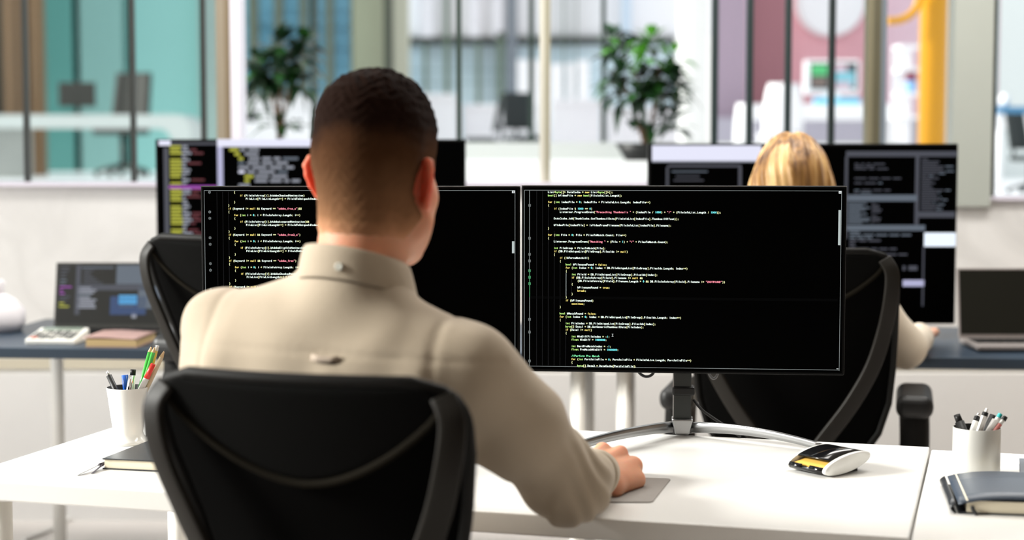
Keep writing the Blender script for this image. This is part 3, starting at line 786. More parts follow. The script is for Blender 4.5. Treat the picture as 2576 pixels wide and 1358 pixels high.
def tokens(s):
    if s.startswith('//'): return [(s, 5)]
    out = []
    for t in re.findall(r'"[^"]*"|[A-Za-z_]\w*|\d+|\s+|.', s):
        if t[0] == '"': out.append((t, 4))
        elif t in KW: out.append((t, 1))
        elif t in TY: out.append((t, 2))
        elif t[0].isdigit(): out.append((t, 3))
        elif t[0].isalpha() or t[0] == '_': out.append((t, 0))
        elif t.strip(): out.append((t, 6))
        else: out.append((t, 0))
    return out
def emis(name, c, s=1.0): return mat(name, (0.0005, 0.0005, 0.0005), 0.6, spec=0.0, emit=c, estr=s)
CODE_M = [emis('code_white', (0.86, 1.0, 0.90), 1.5), emis('code_yellow', (1.0, 0.80, 0.22), 1.35), emis('code_lime', (0.55, 0.90, 0.25), 1.35), emis('code_cyan', (0.20, 0.88, 0.92), 1.4),
          emis('code_pink', (1.0, 0.30, 0.38), 1.4), emis('code_green', (0.25, 0.92, 0.45), 1.3), emis('code_cream', (0.93, 0.95, 0.50), 1.35)]
UI_M = [emis('ui_line_grey', (0.32, 0.35, 0.35), 0.8), emis('ui_scroll_grey', (0.55, 0.62, 0.61), 0.9), emis('ui_faint_line', (0.022, 0.022, 0.024), 1.0), emis('ui_green_line', (0.12, 0.5, 0.22), 0.9), emis('ui_bright', (0.85, 0.9, 0.9), 1.0), emis('ui_row', (0.0016, 0.0016, 0.0016), 1.0)]
CODE_R = ['0List<byte[]> DataCache = new List<byte[]>();', '0bool[] bVideoFile = new bool[FileInfoList.Length];', '', '0for (int IndexFile = 0; IndexFile < FileInfoList.Length; IndexFile++)', '0{',
 '1if (IndexFile % 1000 == 0)', '2Listerner.ProgressEvent("Precaching Thumbnails " + (IndexFile / 1000) + "/" + (FileInfoList.Length / 1000));', '',
 '1DataCache.Add(ThumbCache.GetThumbnailData(FileInfoList[IndexFile].ThumbnailOffset));', '', '1bVideoFile[IndexFile] = IsVideoFrameFilename(FileInfoList[IndexFile].Filename);', '0}', '',
 '0for (int File = 0; File < FilesToMatch.Count; File++)', '0{', '1Listerner.ProgressEvent("Matching " + (File + 1) + "/" + FilesToMatch.Count);', '', '1int FileGroup = FilesToMatch[File];',
 '1if (DB.FileUniqueList[FileGroup].FilesIds != null)', '1{', '2if (!bForceMatchAll)', '2{', '3bool bFilenameFound = false;', '3for (int Index = 0; Index < DB.FileUniqueList[FileGroup].FilesIds.Length; Index++)', '3{',
 '4int FileId = DB.FileUniqueList[FileGroup].FilesIds[Index];', '4if (DB.FileInfoArray[FileId].Filename != null &&', '5(DB.FileInfoArray[FileId].Filename.Length > 0 && DB.FileInfoArray[FileId].Filename != "ZNOTFOUND"))', '4{',
 '5bFilenameFound = true;', '5break;', '4}', '3}', '3if (bFilenameFound)', '4continue;', '2}', '', '2bool bMatchFound = false;', '2for (int Index = 0; Index < DB.FileUniqueList[FileGroup].FilesIds.Length; Index++)', '2{',
 '3int FileIndex = DB.FileUniqueList[FileGroup].FilesIds[Index];', '3byte[] Data1 = DB.GetGenericThumbnailData(FileIndex);', '3if (Data1 != null)', '3{', '4int MinDiffFileIndex = -1;', '4float MinDiff = 1000000;', '',
 '4int BestPreMatchIndex = -1;', '4float PreMatchMinDiff = 1000000;', '', '4//Perform Pre Match', '4for (int PortfolioFile = 0; PortfolioFile < FileInfoList.Length; PortfolioFile++)', '4{', '5byte[] Data2 = DataCache[PortfolioFile];']
def blk(cond, chk, first=True):
    return ['0if (Keyword != null && Keyword == "%s' % cond, '0{', '1for (int i = 0; i < FileInfoArray.Length; i++)', '1{', '2if (FileInfoArray[i].bAdobe%s' % chk, '3FileList[FileListLength++] = FileIdToUniqueIdIndex[i];', '1}', '0}']
CODE_L = ['1{', '2if (FileInfoArray[i].bAdobeCheckedNomination)', '3FileList[FileListLength++] = FileIdToUniqueIdIndex[i];', '1}', '0}'] + blk('adobe_free_a")$$', 'AcceptedNomination)&&') + blk('adobe_free2_e")', 'EligibleNomination)') + blk('adobe_free")', 'CheckedNomination)') + ['0if (Keyword != null)', '0{']

def make_monitor(label, org, rz, W, H, code, X, Yv, cw, lh, ind, x0, rail_y, arch, scroll, gx):
    """org: lower left front corner. X(px), Yv(py) give panel coordinates; local x right, z up, y away from viewer"""
    t = thing('monitor', label, 'monitor', org, rz, 'pair of black monitors on the man\'s desk')
    m = MB(); m.bb((0, 0, 0), (W, 0.018, H)); m.build('housing', M_bezel, t, bevel=0.003)
    m = MB(); m.bb((W * 0.18, 0.018, H * 0.12), (W * 0.82, 0.045, H * 0.8)); m.build('rear_shell', M_black, t, bevel=0.012)
    m = MB(); d = -0.0006
    m.quad((0.005, d, 0.005), (W - 0.005, d, 0.005), (W - 0.005, d, H - 0.005), (0.005, d, H - 0.005))
    scr = m.build('screen', M_screen, t)
    m = MB(); r = 0.0012
    m.bb((0, -0.0012, H - 0.0016), (W, 0.001, H)); m.build('top_edge', mat('edge_grey_plastic', (0.10, 0.10, 0.10), 0.4, spec=0.6, var=0.05), t)
    # writing
    m = MB(); e = -0.0012
    size = lh * 0.83
    for i, line in enumerate(code):
        if not line: continue
        cx = x0 + int(line[0]) * ind; cz = Yv(rail_y + i * arch) - 0.30 * size
        k = 0
        for s_, mi in tokens(line[1:]):
            for ch in s_:
                if not ch.isspace():
                    vs, fs = glyph(ch)
                    sl = 0.18 if mi == 5 else 0
                    m.add([(cx + (k + (x - 0.31) * 1.0 + 0.31 + sl * y) * cw if False else cx + k * cw + (x / 0.62) * cw + sl * y * size, e, cz + y * size) for x, y in vs], fs, mi)
                k += 1
    m.build('code_text', CODE_M, scr)
    return t, scr
MW = 0.613
# right monitor
YR0, YR1 = 3.20, 3.14
tl = at(1312.5, 466, YR0); tr = at(2131, 466, YR1); bl = at(1314, 934, YR0)
Wr = math.hypot(tr.x - tl.x, tr.y - tl.y); Hr = tl.z - bl.z; rzR = math.atan2(tr.y - tl.y, tr.x - tl.x)
XR = lambda px: Wr * (px - 1313) / 818.0
ZR_ = lambda py: Hr * (934 - py) / 468.0
orgR = Vector((tl.x, tl.y, bl.z))
monR, scrR = make_monitor('black monitor on the right filled with sharp code, on an arched silver foot', orgR, rzR, Wr, Hr, CODE_R, XR, ZR_, Wr * 3.78 / 818, Hr * 8.2 / 468, Wr * 15.2 / 818, XR(1380), 483, 8.2, None, 0)
# left monitor
YL = 3.20
tl = at(504.5, 468, YL); tr = at(1308.5, 468, YL + 0.0); Wl = tr.x - tl.x; Hl = Hr
XL = lambda px: Wl * (px - 504.5) / 804.0
ZL_ = lambda py: Hl * (936 - py) / 468.0
orgL = Vector((tl.x, YL, tl.z - Hl))
monL, scrL = make_monitor('black monitor on the left with code, half hidden behind the man', orgL, 0.0, Wl, Hl, CODE_L, XL, ZL_, Wl * 3.63 / 804, Hl * 8.15 / 468, Wl * 14.8 / 804, XL(573.5), 483.5, 8.17, None, 0)
def ui(parent, X, Z, rects):
    m = MB(); e = -0.0010
    for (x0, x1, y0, y1, mi) in rects:
        m.quad((X(x0), e, Z(y1)), (X(x1), e, Z(y1)), (X(x1), e, Z(y0)), (X(x0), e, Z(y0)), mi)
    m.build('window_lines', UI_M, parent)
rr = [(1320, 2118, 477.5, 478.7, 0), (1319.5, 1320.7, 478, 920, 0), (2117.2, 2118.4, 478, 922, 0), (1320, 2118, 919.5, 920.7, 0), (2110.5, 2116.5, 525, 611, 1), (2110.5, 2117, 478.5, 484.5, 4), (2112.2, 2115.2, 480, 483, 5),
      (1332.4, 1333.8, 478, 680, 0), (1333, 1334.4, 680, 746, 3), (1332.8, 1334.2, 746, 919, 0), (1336, 2112, 743, 750, 5), (2111, 2116, 916.5, 917.5, 4)]
for y in (516, 598, 638.5, 655, 679.5, 696, 712, 802, 834, 907):
    g = 3 if 670 < y < 715 else 0
    rr += [(1330.3, 1336.3, y - 3, y - 2.1, g), (1330.3, 1336.3, y + 2.1, y + 3, g), (1330.3, 1331.2, y - 3, y + 3, g), (1335.4, 1336.3, y - 3, y + 3, g), (1331.6, 1335, y - .4, y + .5, g)]
for x, y0, y1 in ((1351.5, 480, 918), (1366.5, 480, 918), (1381.5, 520, 918), (1396.5, 580, 918), (1411.5, 655, 918), (1441, 690, 740), (1426.5, 790, 918), (1442, 905, 918)): rr.append((x - .4, x + .4, y0, y1, 2))
rr.append((1426.3, 1427.5, 684, 742, 1))
rr += [(1544, 1548.5, 836.3, 837.2, 4), (1545.8, 1546.8, 837, 842.5, 4), (1544, 1548.5, 842.2, 843.1, 4)]
ui(scrR, XR, ZR_, rr)
rr = [(513, 1296, 478.3, 479.5, 0), (513, 514.2, 479, 922, 0), (1295, 1296.2, 479, 922, 0), (1288, 1294, 606, 636, 1), (1288, 1294.5, 479.5, 485.5, 4), (1289.7, 1292.7, 481, 484, 5)]
for y in (483.5, 532.5, 548.5, 597, 613.5, 662, 678.5, 727, 743):
    rr += [(524, 530, y - 2.4, y - 1.5, 0), (524, 530, y + 1.5, y + 2.4, 0), (524, 524.9, y - 2.4, y + 2.4, 0), (529.1, 530, y - 2.4, y + 2.4, 0), (526.6, 527.5, y - 4, y - 2.4, 0), (526.6, 527.5, y + 2.4, y + 4, 0), (525, 529, y - .4, y + .4, 0)]
for x in (545.5, 560, 574.5): rr.append((x - .4, x + .4, 482, 900, 2))
ui(scrL, XL, ZL_, rr)
# stands
def add_stand(mon, W, H, cx, fl, fr):
    inv = None
    rz = mon.rotation_euler.z; org = Vector(mon.location); R = Matrix.Rotation(-rz, 3, 'Z')
    floorz = 0.73 - org.z
    yb = 0.055
    m = MB(); m.box((cx, yb, (floorz + 0.03 + H * 0.5) / 2), (0.034, 0.026, H * 0.5 - floorz - 0.03)); col = m.build('stand_column', mat('graphite_metal', (0.010, 0.013, 0.012), 0.35, metal=0.1, var=0.05), mon, bevel=0.003)
    m = MB(); m.bb((cx - 0.0185, yb - 0.013, floorz + 0.03), (cx - 0.0165, yb + 0.015, -0.0)); m.build('column_edge', M_chrome, col)
    m = MB(); m.box((cx + 0.002, yb, floorz + 0.087), (0.043, 0.036, 0.017)); m.build('cable_clip', M_black, mon, bevel=0.004)
    hub = MB()
    pts = [(-0.021, 0.034), (0.021, 0.034), (0.013, 0.004), (-0.013, 0.004)]
    hub.prism([(cx + a, floorz + b) for a, b in pts], yb - 0.024, yb + 0.022, 'y'); hub.build('hub', M_chrome, mon, bevel=0.003)
    m = MB()
    for s in (-1, 1): m.cyl((cx + s * 0.016, yb + 0.02, floorz + 0.002), (cx + s * 0.012, yb + 0.012, floorz + 0.02), 0.006, 0.008, n=10)
    m.build('rear_foot', M_rubber, mon)
    for s in (-1, 1):
        P = []
        for k in range(25):
            q = k / 24
            x = cx + s * (0.019 + 0.232 * q); y = yb - 0.005 - (fl if s < 0 else fr) * q
            z = floorz + 0.0158 + 0.0305 * q - 0.0370 * q * q
            P.append((x, y, z))
        f = MB(); f.tube(P, [0.0105 - 0.004 * (k / 24) for k in range(25)], prof=[(0.85, -0.45), (1.0, -0.15), (1.0, 0.55), (0.8, 0.75), (-0.9, 0.45), (-1.0, 0.2), (-0.9, -0.2)], up=Vector((0, 0, 1)))
        lg = f.build('stand_leg', M_chrome, mon)
        f = MB(); f.cyl((P[-1][0], P[-1][1], floorz), (P[-1][0], P[-1][1], floorz + 0.006), 0.006, n=12); f.build('foot_pad', M_rubber, lg)
add_stand(monR, Wr, Hr, XR(1725), 0.33, 0.15); add_stand(monL, Wl, Hl, XL(906), 0.15, 0.15)
# cables of the right monitor
def cable(label, pts, r=0.0028, m=None):
    base = Vector(pts[0])
    b = MB(); b.tube(smooth_path([Vector(p) - base for p in pts], 8), r, 8)
    o = b.build('cable', m or M_rubber, loc=base); return tag(o, label, 'cable')
yy = 3.21
cable('black cable looping just under the right monitor, left of its column', [at(1600, 915, yy), at(1608, 937, yy), at(1625, 947, yy), at(1642, 940, yy), at(1650, 915, yy)])
cable('grey cable looping just under the right monitor, right of its column', [at(1778, 915, yy), at(1784, 940, yy), at(1794, 952, yy), at(1804, 944, yy), at(1808, 915, yy)], 0.0026, mat('grey_cable', (0.10, 0.10, 0.10), 0.4, var=0.05))
cb = on(1900, 1110); 
cable('black cable running down from the clip on the monitor column to the desk edge', [at(1745, 1005, 3.23), at(1765, 1030, 3.22), at(1795, 1052, 3.22), at(1835, 1078, 3.21), at(1862, 1098, 3.19)])

# ------------------------------------------------------------------ things on the white desk
p = on(323, 1113); 
t = thing('pen_cup', 'white flared pen cup with black inside, left on the white desk', 'cup', (p.x, p.y, 0.73))
m = MB(); m.lathe([(0, 0), (0.0405, 0), (0.0415, 0.003), (0.037, 0.007), (0.030, 0.013), (0.0275, 0.02), (0.0385, 0.1035), (0.0375, 0.105)], 44); m.build('body', mat('white_glazed_plastic', (0.86, 0.86, 0.83), 0.15, spec=0.5, coat=0.3, var=0.02), t)
m = MB(); m.lathe([(0.0375, 0.105), (0.0355, 0.1025), (0.0265, 0.025), (0, 0.025)], 44); m.build('inner_lining', M_black, t)
CUPL = p
def name_in_left(g): return 'white flared' in g
def stick(name, label, cat, top, enter, Yt, Ye, zb, parts, group):
    """a straight pen from its top sight line through the cup mouth down to zb; parts: (name, t0, t1, r0, r1, material), t = metres from the top"""
    a = at(top[0], top[1], Yt); b = at(enter[0], enter[1], Ye)
    d = (b - a); d = d * ((zb - a.z) / d.z)
    left = name_in_left(group); cc_ = CUPL if left else CUPR      # the pen leans on the inside of the cup
    k_ = 1.0
    while k_ > 0.3:
        e_ = a + d * k_; zz_ = e_.z - 0.73
        rin = (0.0265 + 0.009 * (zz_ - 0.025) / 0.08) if left else 0.0372
        if math.hypot(e_.x - cc_.x, e_.y - cc_.y) < rin - 0.0062: break
        k_ -= 0.01
    d = d * k_; L = d.length; dn = d.normalized()
    t = thing(name, label, cat, tuple(a + d), 0, group)
    o = a + d
    for (nm, t0, t1, r0, r1, mt) in parts:
        t1 = L if t1 is None else t1
        m = MB(); m.cyl(a + dn * t0 - o, a + dn * t1 - o, r0, r1, n=16); m.build(nm, mt, t)
    return t, a, dn, o
G1 = 'pens and pencils in the white flared cup'
Mg = mat('green_pencil_paint', (0.06, 0.42, 0.06), 0.3, var=0.05); Mw = mat('pencil_wood', (0.66, 0.45, 0.25), 0.6, var=0.12, vscale=60)
Mlead = mat('pencil_lead', (0.03, 0.03, 0.03), 0.4, var=0.1)
cy = CUPL.y
PZ = 0.757
pc = [('lead', 0, 0.004, 0.0004, 0.0012, Mlead), ('wood_tip', 0.004, 0.014, 0.0012, 0.0040, Mw), ('barrel', 0.014, None, 0.0040, 0.0040, Mg)]
stick('pencil', 'left one of two green pencils in the white cup', 'pencil', (382, 867), (350, 985), cy + 0.012, cy + 0.008, PZ, pc, G1)
stick('pencil', 'right one of two green pencils in the white cup', 'pencil', (391, 868), (356, 985), cy + 0.004, cy - 0.002, PZ, pc, G1)
stick('pencil', 'yellow pencil with white ferrule beside the green ones in the white cup', 'pencil', (396, 869), (364, 985), cy + 0.02, cy + 0.015, PZ,
      [('eraser', 0, 0.010, 0.0036, 0.0038, M_white), ('barrel', 0.010, None, 0.0038, 0.0038, mat('yellow_pencil_paint', (0.75, 0.50, 0.05), 0.3, var=0.05))], G1)
stick('pencil', 'plain wooden pencil leaning right in the white cup', 'pencil', (415, 879), (366, 985), cy + 0.016, cy + 0.0, PZ,
      [('lead', 0, 0.004, 0.0004, 0.0012, Mlead), ('wood_tip', 0.004, 0.016, 0.0012, 0.0042, Mw), ('barrel', 0.016, None, 0.0042, 0.0042, mat('pale_pencil_wood', (0.62, 0.50, 0.34), 0.55, var=0.1, vscale=50))], G1)
stick('marker_pen', 'red-ended marker low between the green and wooden pencils', 'pen', (386, 915), (352, 985), cy - 0.004, cy - 0.008, PZ,
      [('cap', 0, 0.03, 0.0045, 0.0055, mat('red_plastic', (0.75, 0.04, 0.03), 0.35, var=0.05)), ('barrel', 0.03, None, 0.0055, 0.0055, M_white)], G1)
stick('ballpoint_pen', 'black ballpoint pen with silver clicker leaning left in the white cup', 'pen', (269, 934), (294, 988), cy + 0.0, cy - 0.012, PZ,
      [('clicker', 0, 0.009, 0.0022, 0.0022, M_silver), ('barrel', 0.009, None, 0.0052, 0.0055, M_black)], G1)
stick('capped_pen', 'pen with a blue cap in the white cup', 'pen', (314, 943), (318, 985), cy + 0.008, cy + 0.006, PZ,
      [('cap', 0, 0.045, 0.0062, 0.0058, mat('blue_cap_plastic', (0.02, 0.13, 0.60), 0.25, var=0.05)), ('barrel', 0.045, None, 0.0045, 0.0045, M_white)], G1)
stick('ballpoint_pen', 'white pen with black end in the white cup', 'pen', (335, 929), (331, 985), cy + 0.014, cy + 0.010, PZ,
      [('end_plug', 0, 0.011, 0.0052, 0.0054, M_black), ('barrel', 0.011, None, 0.0058, 0.0058, M_white)], G1)
t, a, dn, o = stick('ballpoint_pen', 'silver pen with a metal clip in the white cup', 'pen', (331, 944), (323, 990), cy - 0.014, cy - 0.019, PZ,
      [('barrel', 0, None, 0.0055, 0.0052, M_silver)], G1)
m = MB(); m.tube([a - o + dn * 0.002 + Vector((0, -0.007, 0)), a - o + dn * 0.03 + Vector((0, -0.0075, 0))], 0.0015, 8); m.build('clip', M_silver, t)
# dark boxes behind the cup, by the chair
p = on(366, 1098)
t = thing('stacked_drawer_box', 'dark grey two-tier desk box behind the white pen cup', 'box', (p.x, p.y, 0.73), -YAW)
Mdg = mat('dark_grey_box', (0.035, 0.037, 0.036), 0.4, var=0.08)
m = MB(); m.bb((0, 0, 0), (0.17, 0.12, 0.022)); m.build('drawer', Mdg, t, bevel=0.002)
m = MB(); m.bb((0.002, 0.002, 0.0225), (0.168, 0.12, 0.044)); m.build('drawer', Mdg, t, bevel=0.002)
# notebook left
M_cover = mat('black_leatherette', (0.02, 0.023, 0.028), 0.32, spec=0.5, bump=0.1, bscale=300); M_paper = mat('cream_paper_edges', (0.78, 0.71, 0.55), 0.7, var=0.1, vscale=3, stretch=(1, 1, 400))
def notebook(label, loc, rz, W, D, H, cover, band=None, group=None):
    t = thing('notebook', label, 'notebook', loc, rz, group)
    c = 0.0022
    m = MB(); m.bb((0, 0, 0), (W, D, c)); m.build('back_cover', cover, t, bevel=0.001)
    m = MB(); m.bb((0, 0, H - c), (W, D, H)); m.build('front_cover', cover, t, bevel=0.001)
    m = MB(); m.bb((0.003, 0.003, c), (W - 0.001, D - 0.003, H - c)); m.build('pages', M_paper, t)
    if band is not None:
        m = MB(); x = band
        m.bb((x, -0.0012, -0.0001), (x + 0.007, 0.0002, H + 0.0012)); m.bb((x, D - 0.0002, -0.0001), (x + 0.007, D + 0.0012, H + 0.0012)); m.bb((x, -0.001, H), (x + 0.007, D + 0.001, H + 0.0012)); m.build('elastic_band', M_rubber, t)
    return t
p = on(257, 1180)
nb = notebook('black notebook with ribbon marker, left on the white desk', (p.x, p.y, 0.73), -math.radians(13.5), 0.145, 0.21, 0.0190, M_cover, 0.108)
m = MB()
inv = Matrix.Rotation(math.radians(13.5), 3, 'Z')
lp = lambda px, py, z: inv @ (on(px, py, 0.73 + z) - p) + Vector((0, 0, 0)) 
def lpz(px, py, z):
    q = inv @ (on(px, py, 0.73 + z) - Vector((p.x, p.y, 0.73))); return q
for off in (0.0,):
    pts = smooth_path([lpz(266, 1160, 0.011), lpz(244, 1172, 0.006), lpz(198, 1194, 0.0015)], 8)
    pts2 = smooth_path([lpz(266, 1163, 0.010), lpz(252, 1174, 0.005), lpz(232, 1190, 0.0015)], 8)
    m.tube(pts2, 0.0022, prof=[(1, 0.15), (1, -0.15), (-1, -0.15), (-1, 0.15)], up=Vector((0.3, 1, 0.2)))
    m.tube(pts, 0.0028, prof=[(1, 0.12), (1, -0.12), (-1, -0.12), (-1, 0.12)], up=Vector((0.3, 1, 0.2)))
m.build('ribbon', mat('dark_violet_ribbon', (0.03, 0.02, 0.04), 0.5, var=0.1), nb)
# mouse pad and mouse
c4 = [on(1557, 1262, 0.732), on(1641, 1262, 0.732), on(1688, 1203, 0.732), on(1530, 1198, 0.732)]
q = sum((Vector(c) for c in c4), Vector()) / 4
pad_o = Vector((q.x, q.y, 0.73))
ext = [c4[0] + (c4[0] - c4[1]) * 0.55, c4[1], c4[2], c4[3] + (c4[3] - c4[2]) * 0.15]
pts = []
for i in range(4):
    a, b, c = ext[i - 1], ext[i], ext[(i + 1) % 4]
    u = (a - b).normalized() * 0.008; v = (c - b).normalized() * 0.008
    pts += [b + u, b + (u + v) * 0.3, b + v]
m = MB(); m.prism([(x.x - pad_o.x, x.y - pad_o.y) for x in pts], 0, 0.002)
tag(m.build('mouse_pad', mat('grey_felt', (0.30, 0.28, 0.26), 0.9, var=0.06, vscale=80, bump=0.3, bscale=900), loc=pad_o), 'small grey mouse pad under the man\'s right hand', 'mouse pad')
MOUSE = Vector((0.170, 2.765, 0.732))
t = thing('computer_mouse', 'black computer mouse beneath the man\'s right hand', 'mouse', MOUSE, -math.radians(22))
m = MB()
prof = []
for i in range(13):
    th = PI / 2 * i / 12
    prof.append((math.cos(th) ** 0.7, math.sin(th)))
vs = []; fs = []; n = 32
for (r, h) in prof:
    for k in range(n):
        a = 2 * PI * k / n
        vs.append((0.026 * r * math.cos(a) * (1 - 0.08 * math.sin(a)), 0.046 * r * math.sin(a), 0.001 + 0.023 * h * (1 - 0.15 * math.sin(a) * r)))
for i in range(12):
    for k in range(n): fs.append((i * n + k, i * n + (k + 1) % n, (i + 1) * n + (k + 1) % n, (i + 1) * n + k))
fs.append(tuple(range(n))[::-1]); m.add(vs, fs, 0, True); m.build('shell', M_black, t)
m = MB(); m.cyl((-0.003, 0.03, 0.019), (0.003, 0.03, 0.019), 0.006, n=16); m.build('wheel', M_rubber, t)
# keyboard, mostly hidden behind the man
kb = on(800, 1180); 
t = thing('keyboard', 'slim grey keyboard under the man\'s hands, mostly hidden behind him', 'keyboard', (-0.56, 2.86, 0.73), -YAW)
m = MB(); m.bb((0, 0, 0), (0.44, 0.13, 0.011)); m.build('case', mat('light_grey_plastic', (0.45, 0.45, 0.44), 0.4, var=0.05), t, bevel=0.003)
m = MB()
for r in range(5):
    for k in range(14): m.bb((0.012 + k * 0.0298, 0.01 + r * 0.0232, 0.011), (0.012 + k * 0.0298 + 0.026, 0.01 + r * 0.0232 + 0.019, 0.0135))
m.build('keys', mat('key_plastic', (0.10, 0.10, 0.10), 0.5, var=0.05), t)
# sticky note dispenser
cn = on(2127, 1182, 0.73); 
DA = math.atan2(0.60, 0.80)
t = thing('sticky_note_dispenser', 'black sticky note dispenser with white oval ends and yellow notes', 'dispenser', (0.541, 2.868, 0.73), DA)
# local x = long axis of the ovals, local y = across towards the far end
A_, B_ = 0.058, 0.0150
tilt = math.radians(9)
def oval(a, b, n=40): return [(math.cos(2 * PI * k / n) * a, math.sin(2 * PI * k / n) * b) for k in range(n)]
def rot(pt): return (pt[0] * math.cos(tilt) - pt[1] * math.sin(tilt), pt[0] * math.sin(tilt) + pt[1] * math.cos(tilt) + 0.0190)
def lens(k, sc=1.0): 
    a = 2 * PI * k; return rot((math.cos(a) * A_ * sc, math.sin(a) * B_ * sc))
hw = 0.038
for s in (-1, 1):
    m = MB(); y0 = s * hw
    for (sc0, sc1, d0, d1) in ((1.0, 1.0, 0.0, 0.005), (1.0, 0.93, 0.005, 0.008)):
        pass
    ring = []
    for (sc, d) in ((0.97, 0), (1.0, 0.001), (1.0, 0.005), (0.95, 0.0075), (0.8, 0.0085)):
        ring.append([(lens(k / 48, sc)[0], y0 + s * d, lens(k / 48, sc)[1]) for k in range(48)])
    vs = [p_ for r_ in ring for p_ in r_]; fs = []
    for i in range(len(ring) - 1):
        for k in range(48):
            f = (i * 48 + k, i * 48 + (k + 1) % 48, (i + 1) * 48 + (k + 1) % 48, (i + 1) * 48 + k); fs.append(f if s < 0 else f[::-1])
    fs.append(tuple(range(48))); fs.append(tuple(range((len(ring) - 1) * 48, len(ring) * 48)))
    m.add(vs, fs, 0, True); m.build('end_cap', mat('white_glazed_plastic', (0.86, 0.86, 0.83)), t)
m = MB()  # body: bottom and back shell, open over the notes at the front
ks = [0.02 + 0.40 * i / 24 for i in range(25)]
m.grid(lambda a, b: Vector((lens(0.02 + 0.33 * b, 0.96)[0], -hw + 2 * hw * a, lens(0.02 + 0.33 * b, 0.96)[1])), 2, 24); m.build('black_lid', mat('gloss_black', (0.006, 0.006, 0.007), 0.12, spec=0.5, var=0.1), t, solid=0.0025)
m = MB(); m.grid(lambda a, b: Vector((lens(0.47 + 0.55 * b, 0.96)[0], -hw + 2 * hw * a, lens(0.47 + 0.55 * b, 0.96)[1])), 2, 30); m.build('tray', mat('gloss_black', (0.006, 0.006, 0.007)), t, solid=0.0025)
m = MB()
for (y0, y1) in ((-hw, -0.008), (0.010, hw)):
    m.grid(lambda a, b: Vector((lens(0.44 + 0.06 * b, 0.99)[0], y0 + (y1 - y0) * a, lens(0.44 + 0.06 * b, 0.99)[1])), 2, 8)
m.build('front_lip', mat('gloss_black', (0.006, 0.006, 0.007)), t, solid=0.002)
m = MB(); m.box((-0.022, 0, 0.015), (0.05, 0.070, 0.010), M=Matrix.Rotation(-tilt - 0.05, 3, 'Y')); m.build('yellow_notes', mat('yellow_note_paper', (0.85, 0.50, 0.09), 0.7, var=0.04), t)
m = MB(); m.bb((-0.035, -0.03, 0), (0.04, 0.03, 0.006)); m.build('base_pad', M_rubber, t)

# right cup with pens
p = on(2455, 1192); CUPR = p
t = thing('pen_cup', 'pale grey cylindrical pen cup at the right end of the desks', 'cup', (p.x, p.y, 0.73))
m = MB(); m.lathe([(0, 0), (0.0385, 0), (0.0395, 0.002), (0.0395, 0.079), (0.0385, 0.0802)], 48); m.build('body', mat('pale_grey_metal', (0.62, 0.62, 0.59), 0.35, metal=0.3, var=0.02), t)
m = MB(); m.lathe([(0.0385, 0.0802), (0.0375, 0.079), (0.0375, 0.003), (0, 0.003)], 48); m.build('inside', M_black, t)
G2 = 'pens in the pale grey cup'
cy = CUPR.y; zb = 0.738
Mgp = mat('pale_pen_plastic', (0.66, 0.65, 0.62), 0.3, var=0.04)
stick('marker_pen', 'thick black marker leaning left in the grey cup', 'pen', (2407, 1043), (2422, 1083), cy + 0.012, cy + 0.0, zb, [('cap', 0, 0.013, 0.0055, 0.0060, M_black), ('barrel', 0.013, None, 0.0078, 0.0078, M_black)], G2)
stick('ballpoint_pen', 'pale pen with a red band, left of the white one in the grey cup', 'pen', (2462, 1039), (2447, 1083), cy - 0.008, cy - 0.014, zb,
      [('clicker', 0, 0.006, 0.0022, 0.0028, M_silver), ('collar', 0.006, 0.014, 0.0050, 0.0052, M_black), ('barrel', 0.014, 0.034, 0.0052, 0.0052, Mgp), ('grip', 0.034, None, 0.0053, 0.0053, mat('red_plastic', (0.7, 0.05, 0.05)))], G2)
t, a, dn, o = stick('ballpoint_pen', 'tallest white pen with long clip in the grey cup', 'pen', (2483, 1027), (2464, 1084), cy - 0.015, cy - 0.022, zb,
      [('clicker', 0, 0.007, 0.0022, 0.0028, M_white), ('collar', 0.007, 0.014, 0.0050, 0.0054, M_black), ('barrel', 0.014, None, 0.0055, 0.0055, M_white)], G2)
m = MB(); m.tube([a - o + dn * 0.012 + Vector((-.004, -0.006, 0)), a - o + dn * 0.048 + Vector((-.005, -0.0075, 0))], 0.0016, 8); m.build('clip', M_white, t)
stick('marker_pen', 'black flat-topped pen behind the white pens in the grey cup', 'pen', (2500, 1045), (2482, 1083), cy + 0.016, cy + 0.010, zb, [('barrel', 0, None, 0.0068, 0.0068, M_black)], G2)
stick('ballpoint_pen', 'pen with a teal end in the grey cup', 'pen', (2517, 1041), (2492, 1083), cy + 0.004, cy - 0.004, zb,
      [('end_plug', 0, 0.008, 0.0040, 0.0042, mat('teal_plastic', (0.02, 0.42, 0.42), 0.3, var=0.05)), ('barrel', 0.008, None, 0.0046, 0.0046, Mgp)], G2)
stick('ballpoint_pen', 'slim white pen with rounded grip in the grey cup', 'pen', (2503, 1056), (2487, 1085), cy - 0.015, cy - 0.020, zb, [('barrel', 0, None, 0.0050, 0.0060, M_white)], G2)
stick('ballpoint_pen', 'rosy pen with black ball end, rightmost in the grey cup', 'pen', (2530, 1048), (2504, 1083), cy - 0.004, cy - 0.010, zb,
      [('end_ball', 0, 0.007, 0.0038, 0.0046, M_black), ('ring', 0.007, 0.016, 0.0032, 0.0034, Mgp), ('barrel', 0.016, None, 0.0036, 0.0036, mat('rose_plastic', (0.55, 0.17, 0.15), 0.35, var=0.05))], G2)
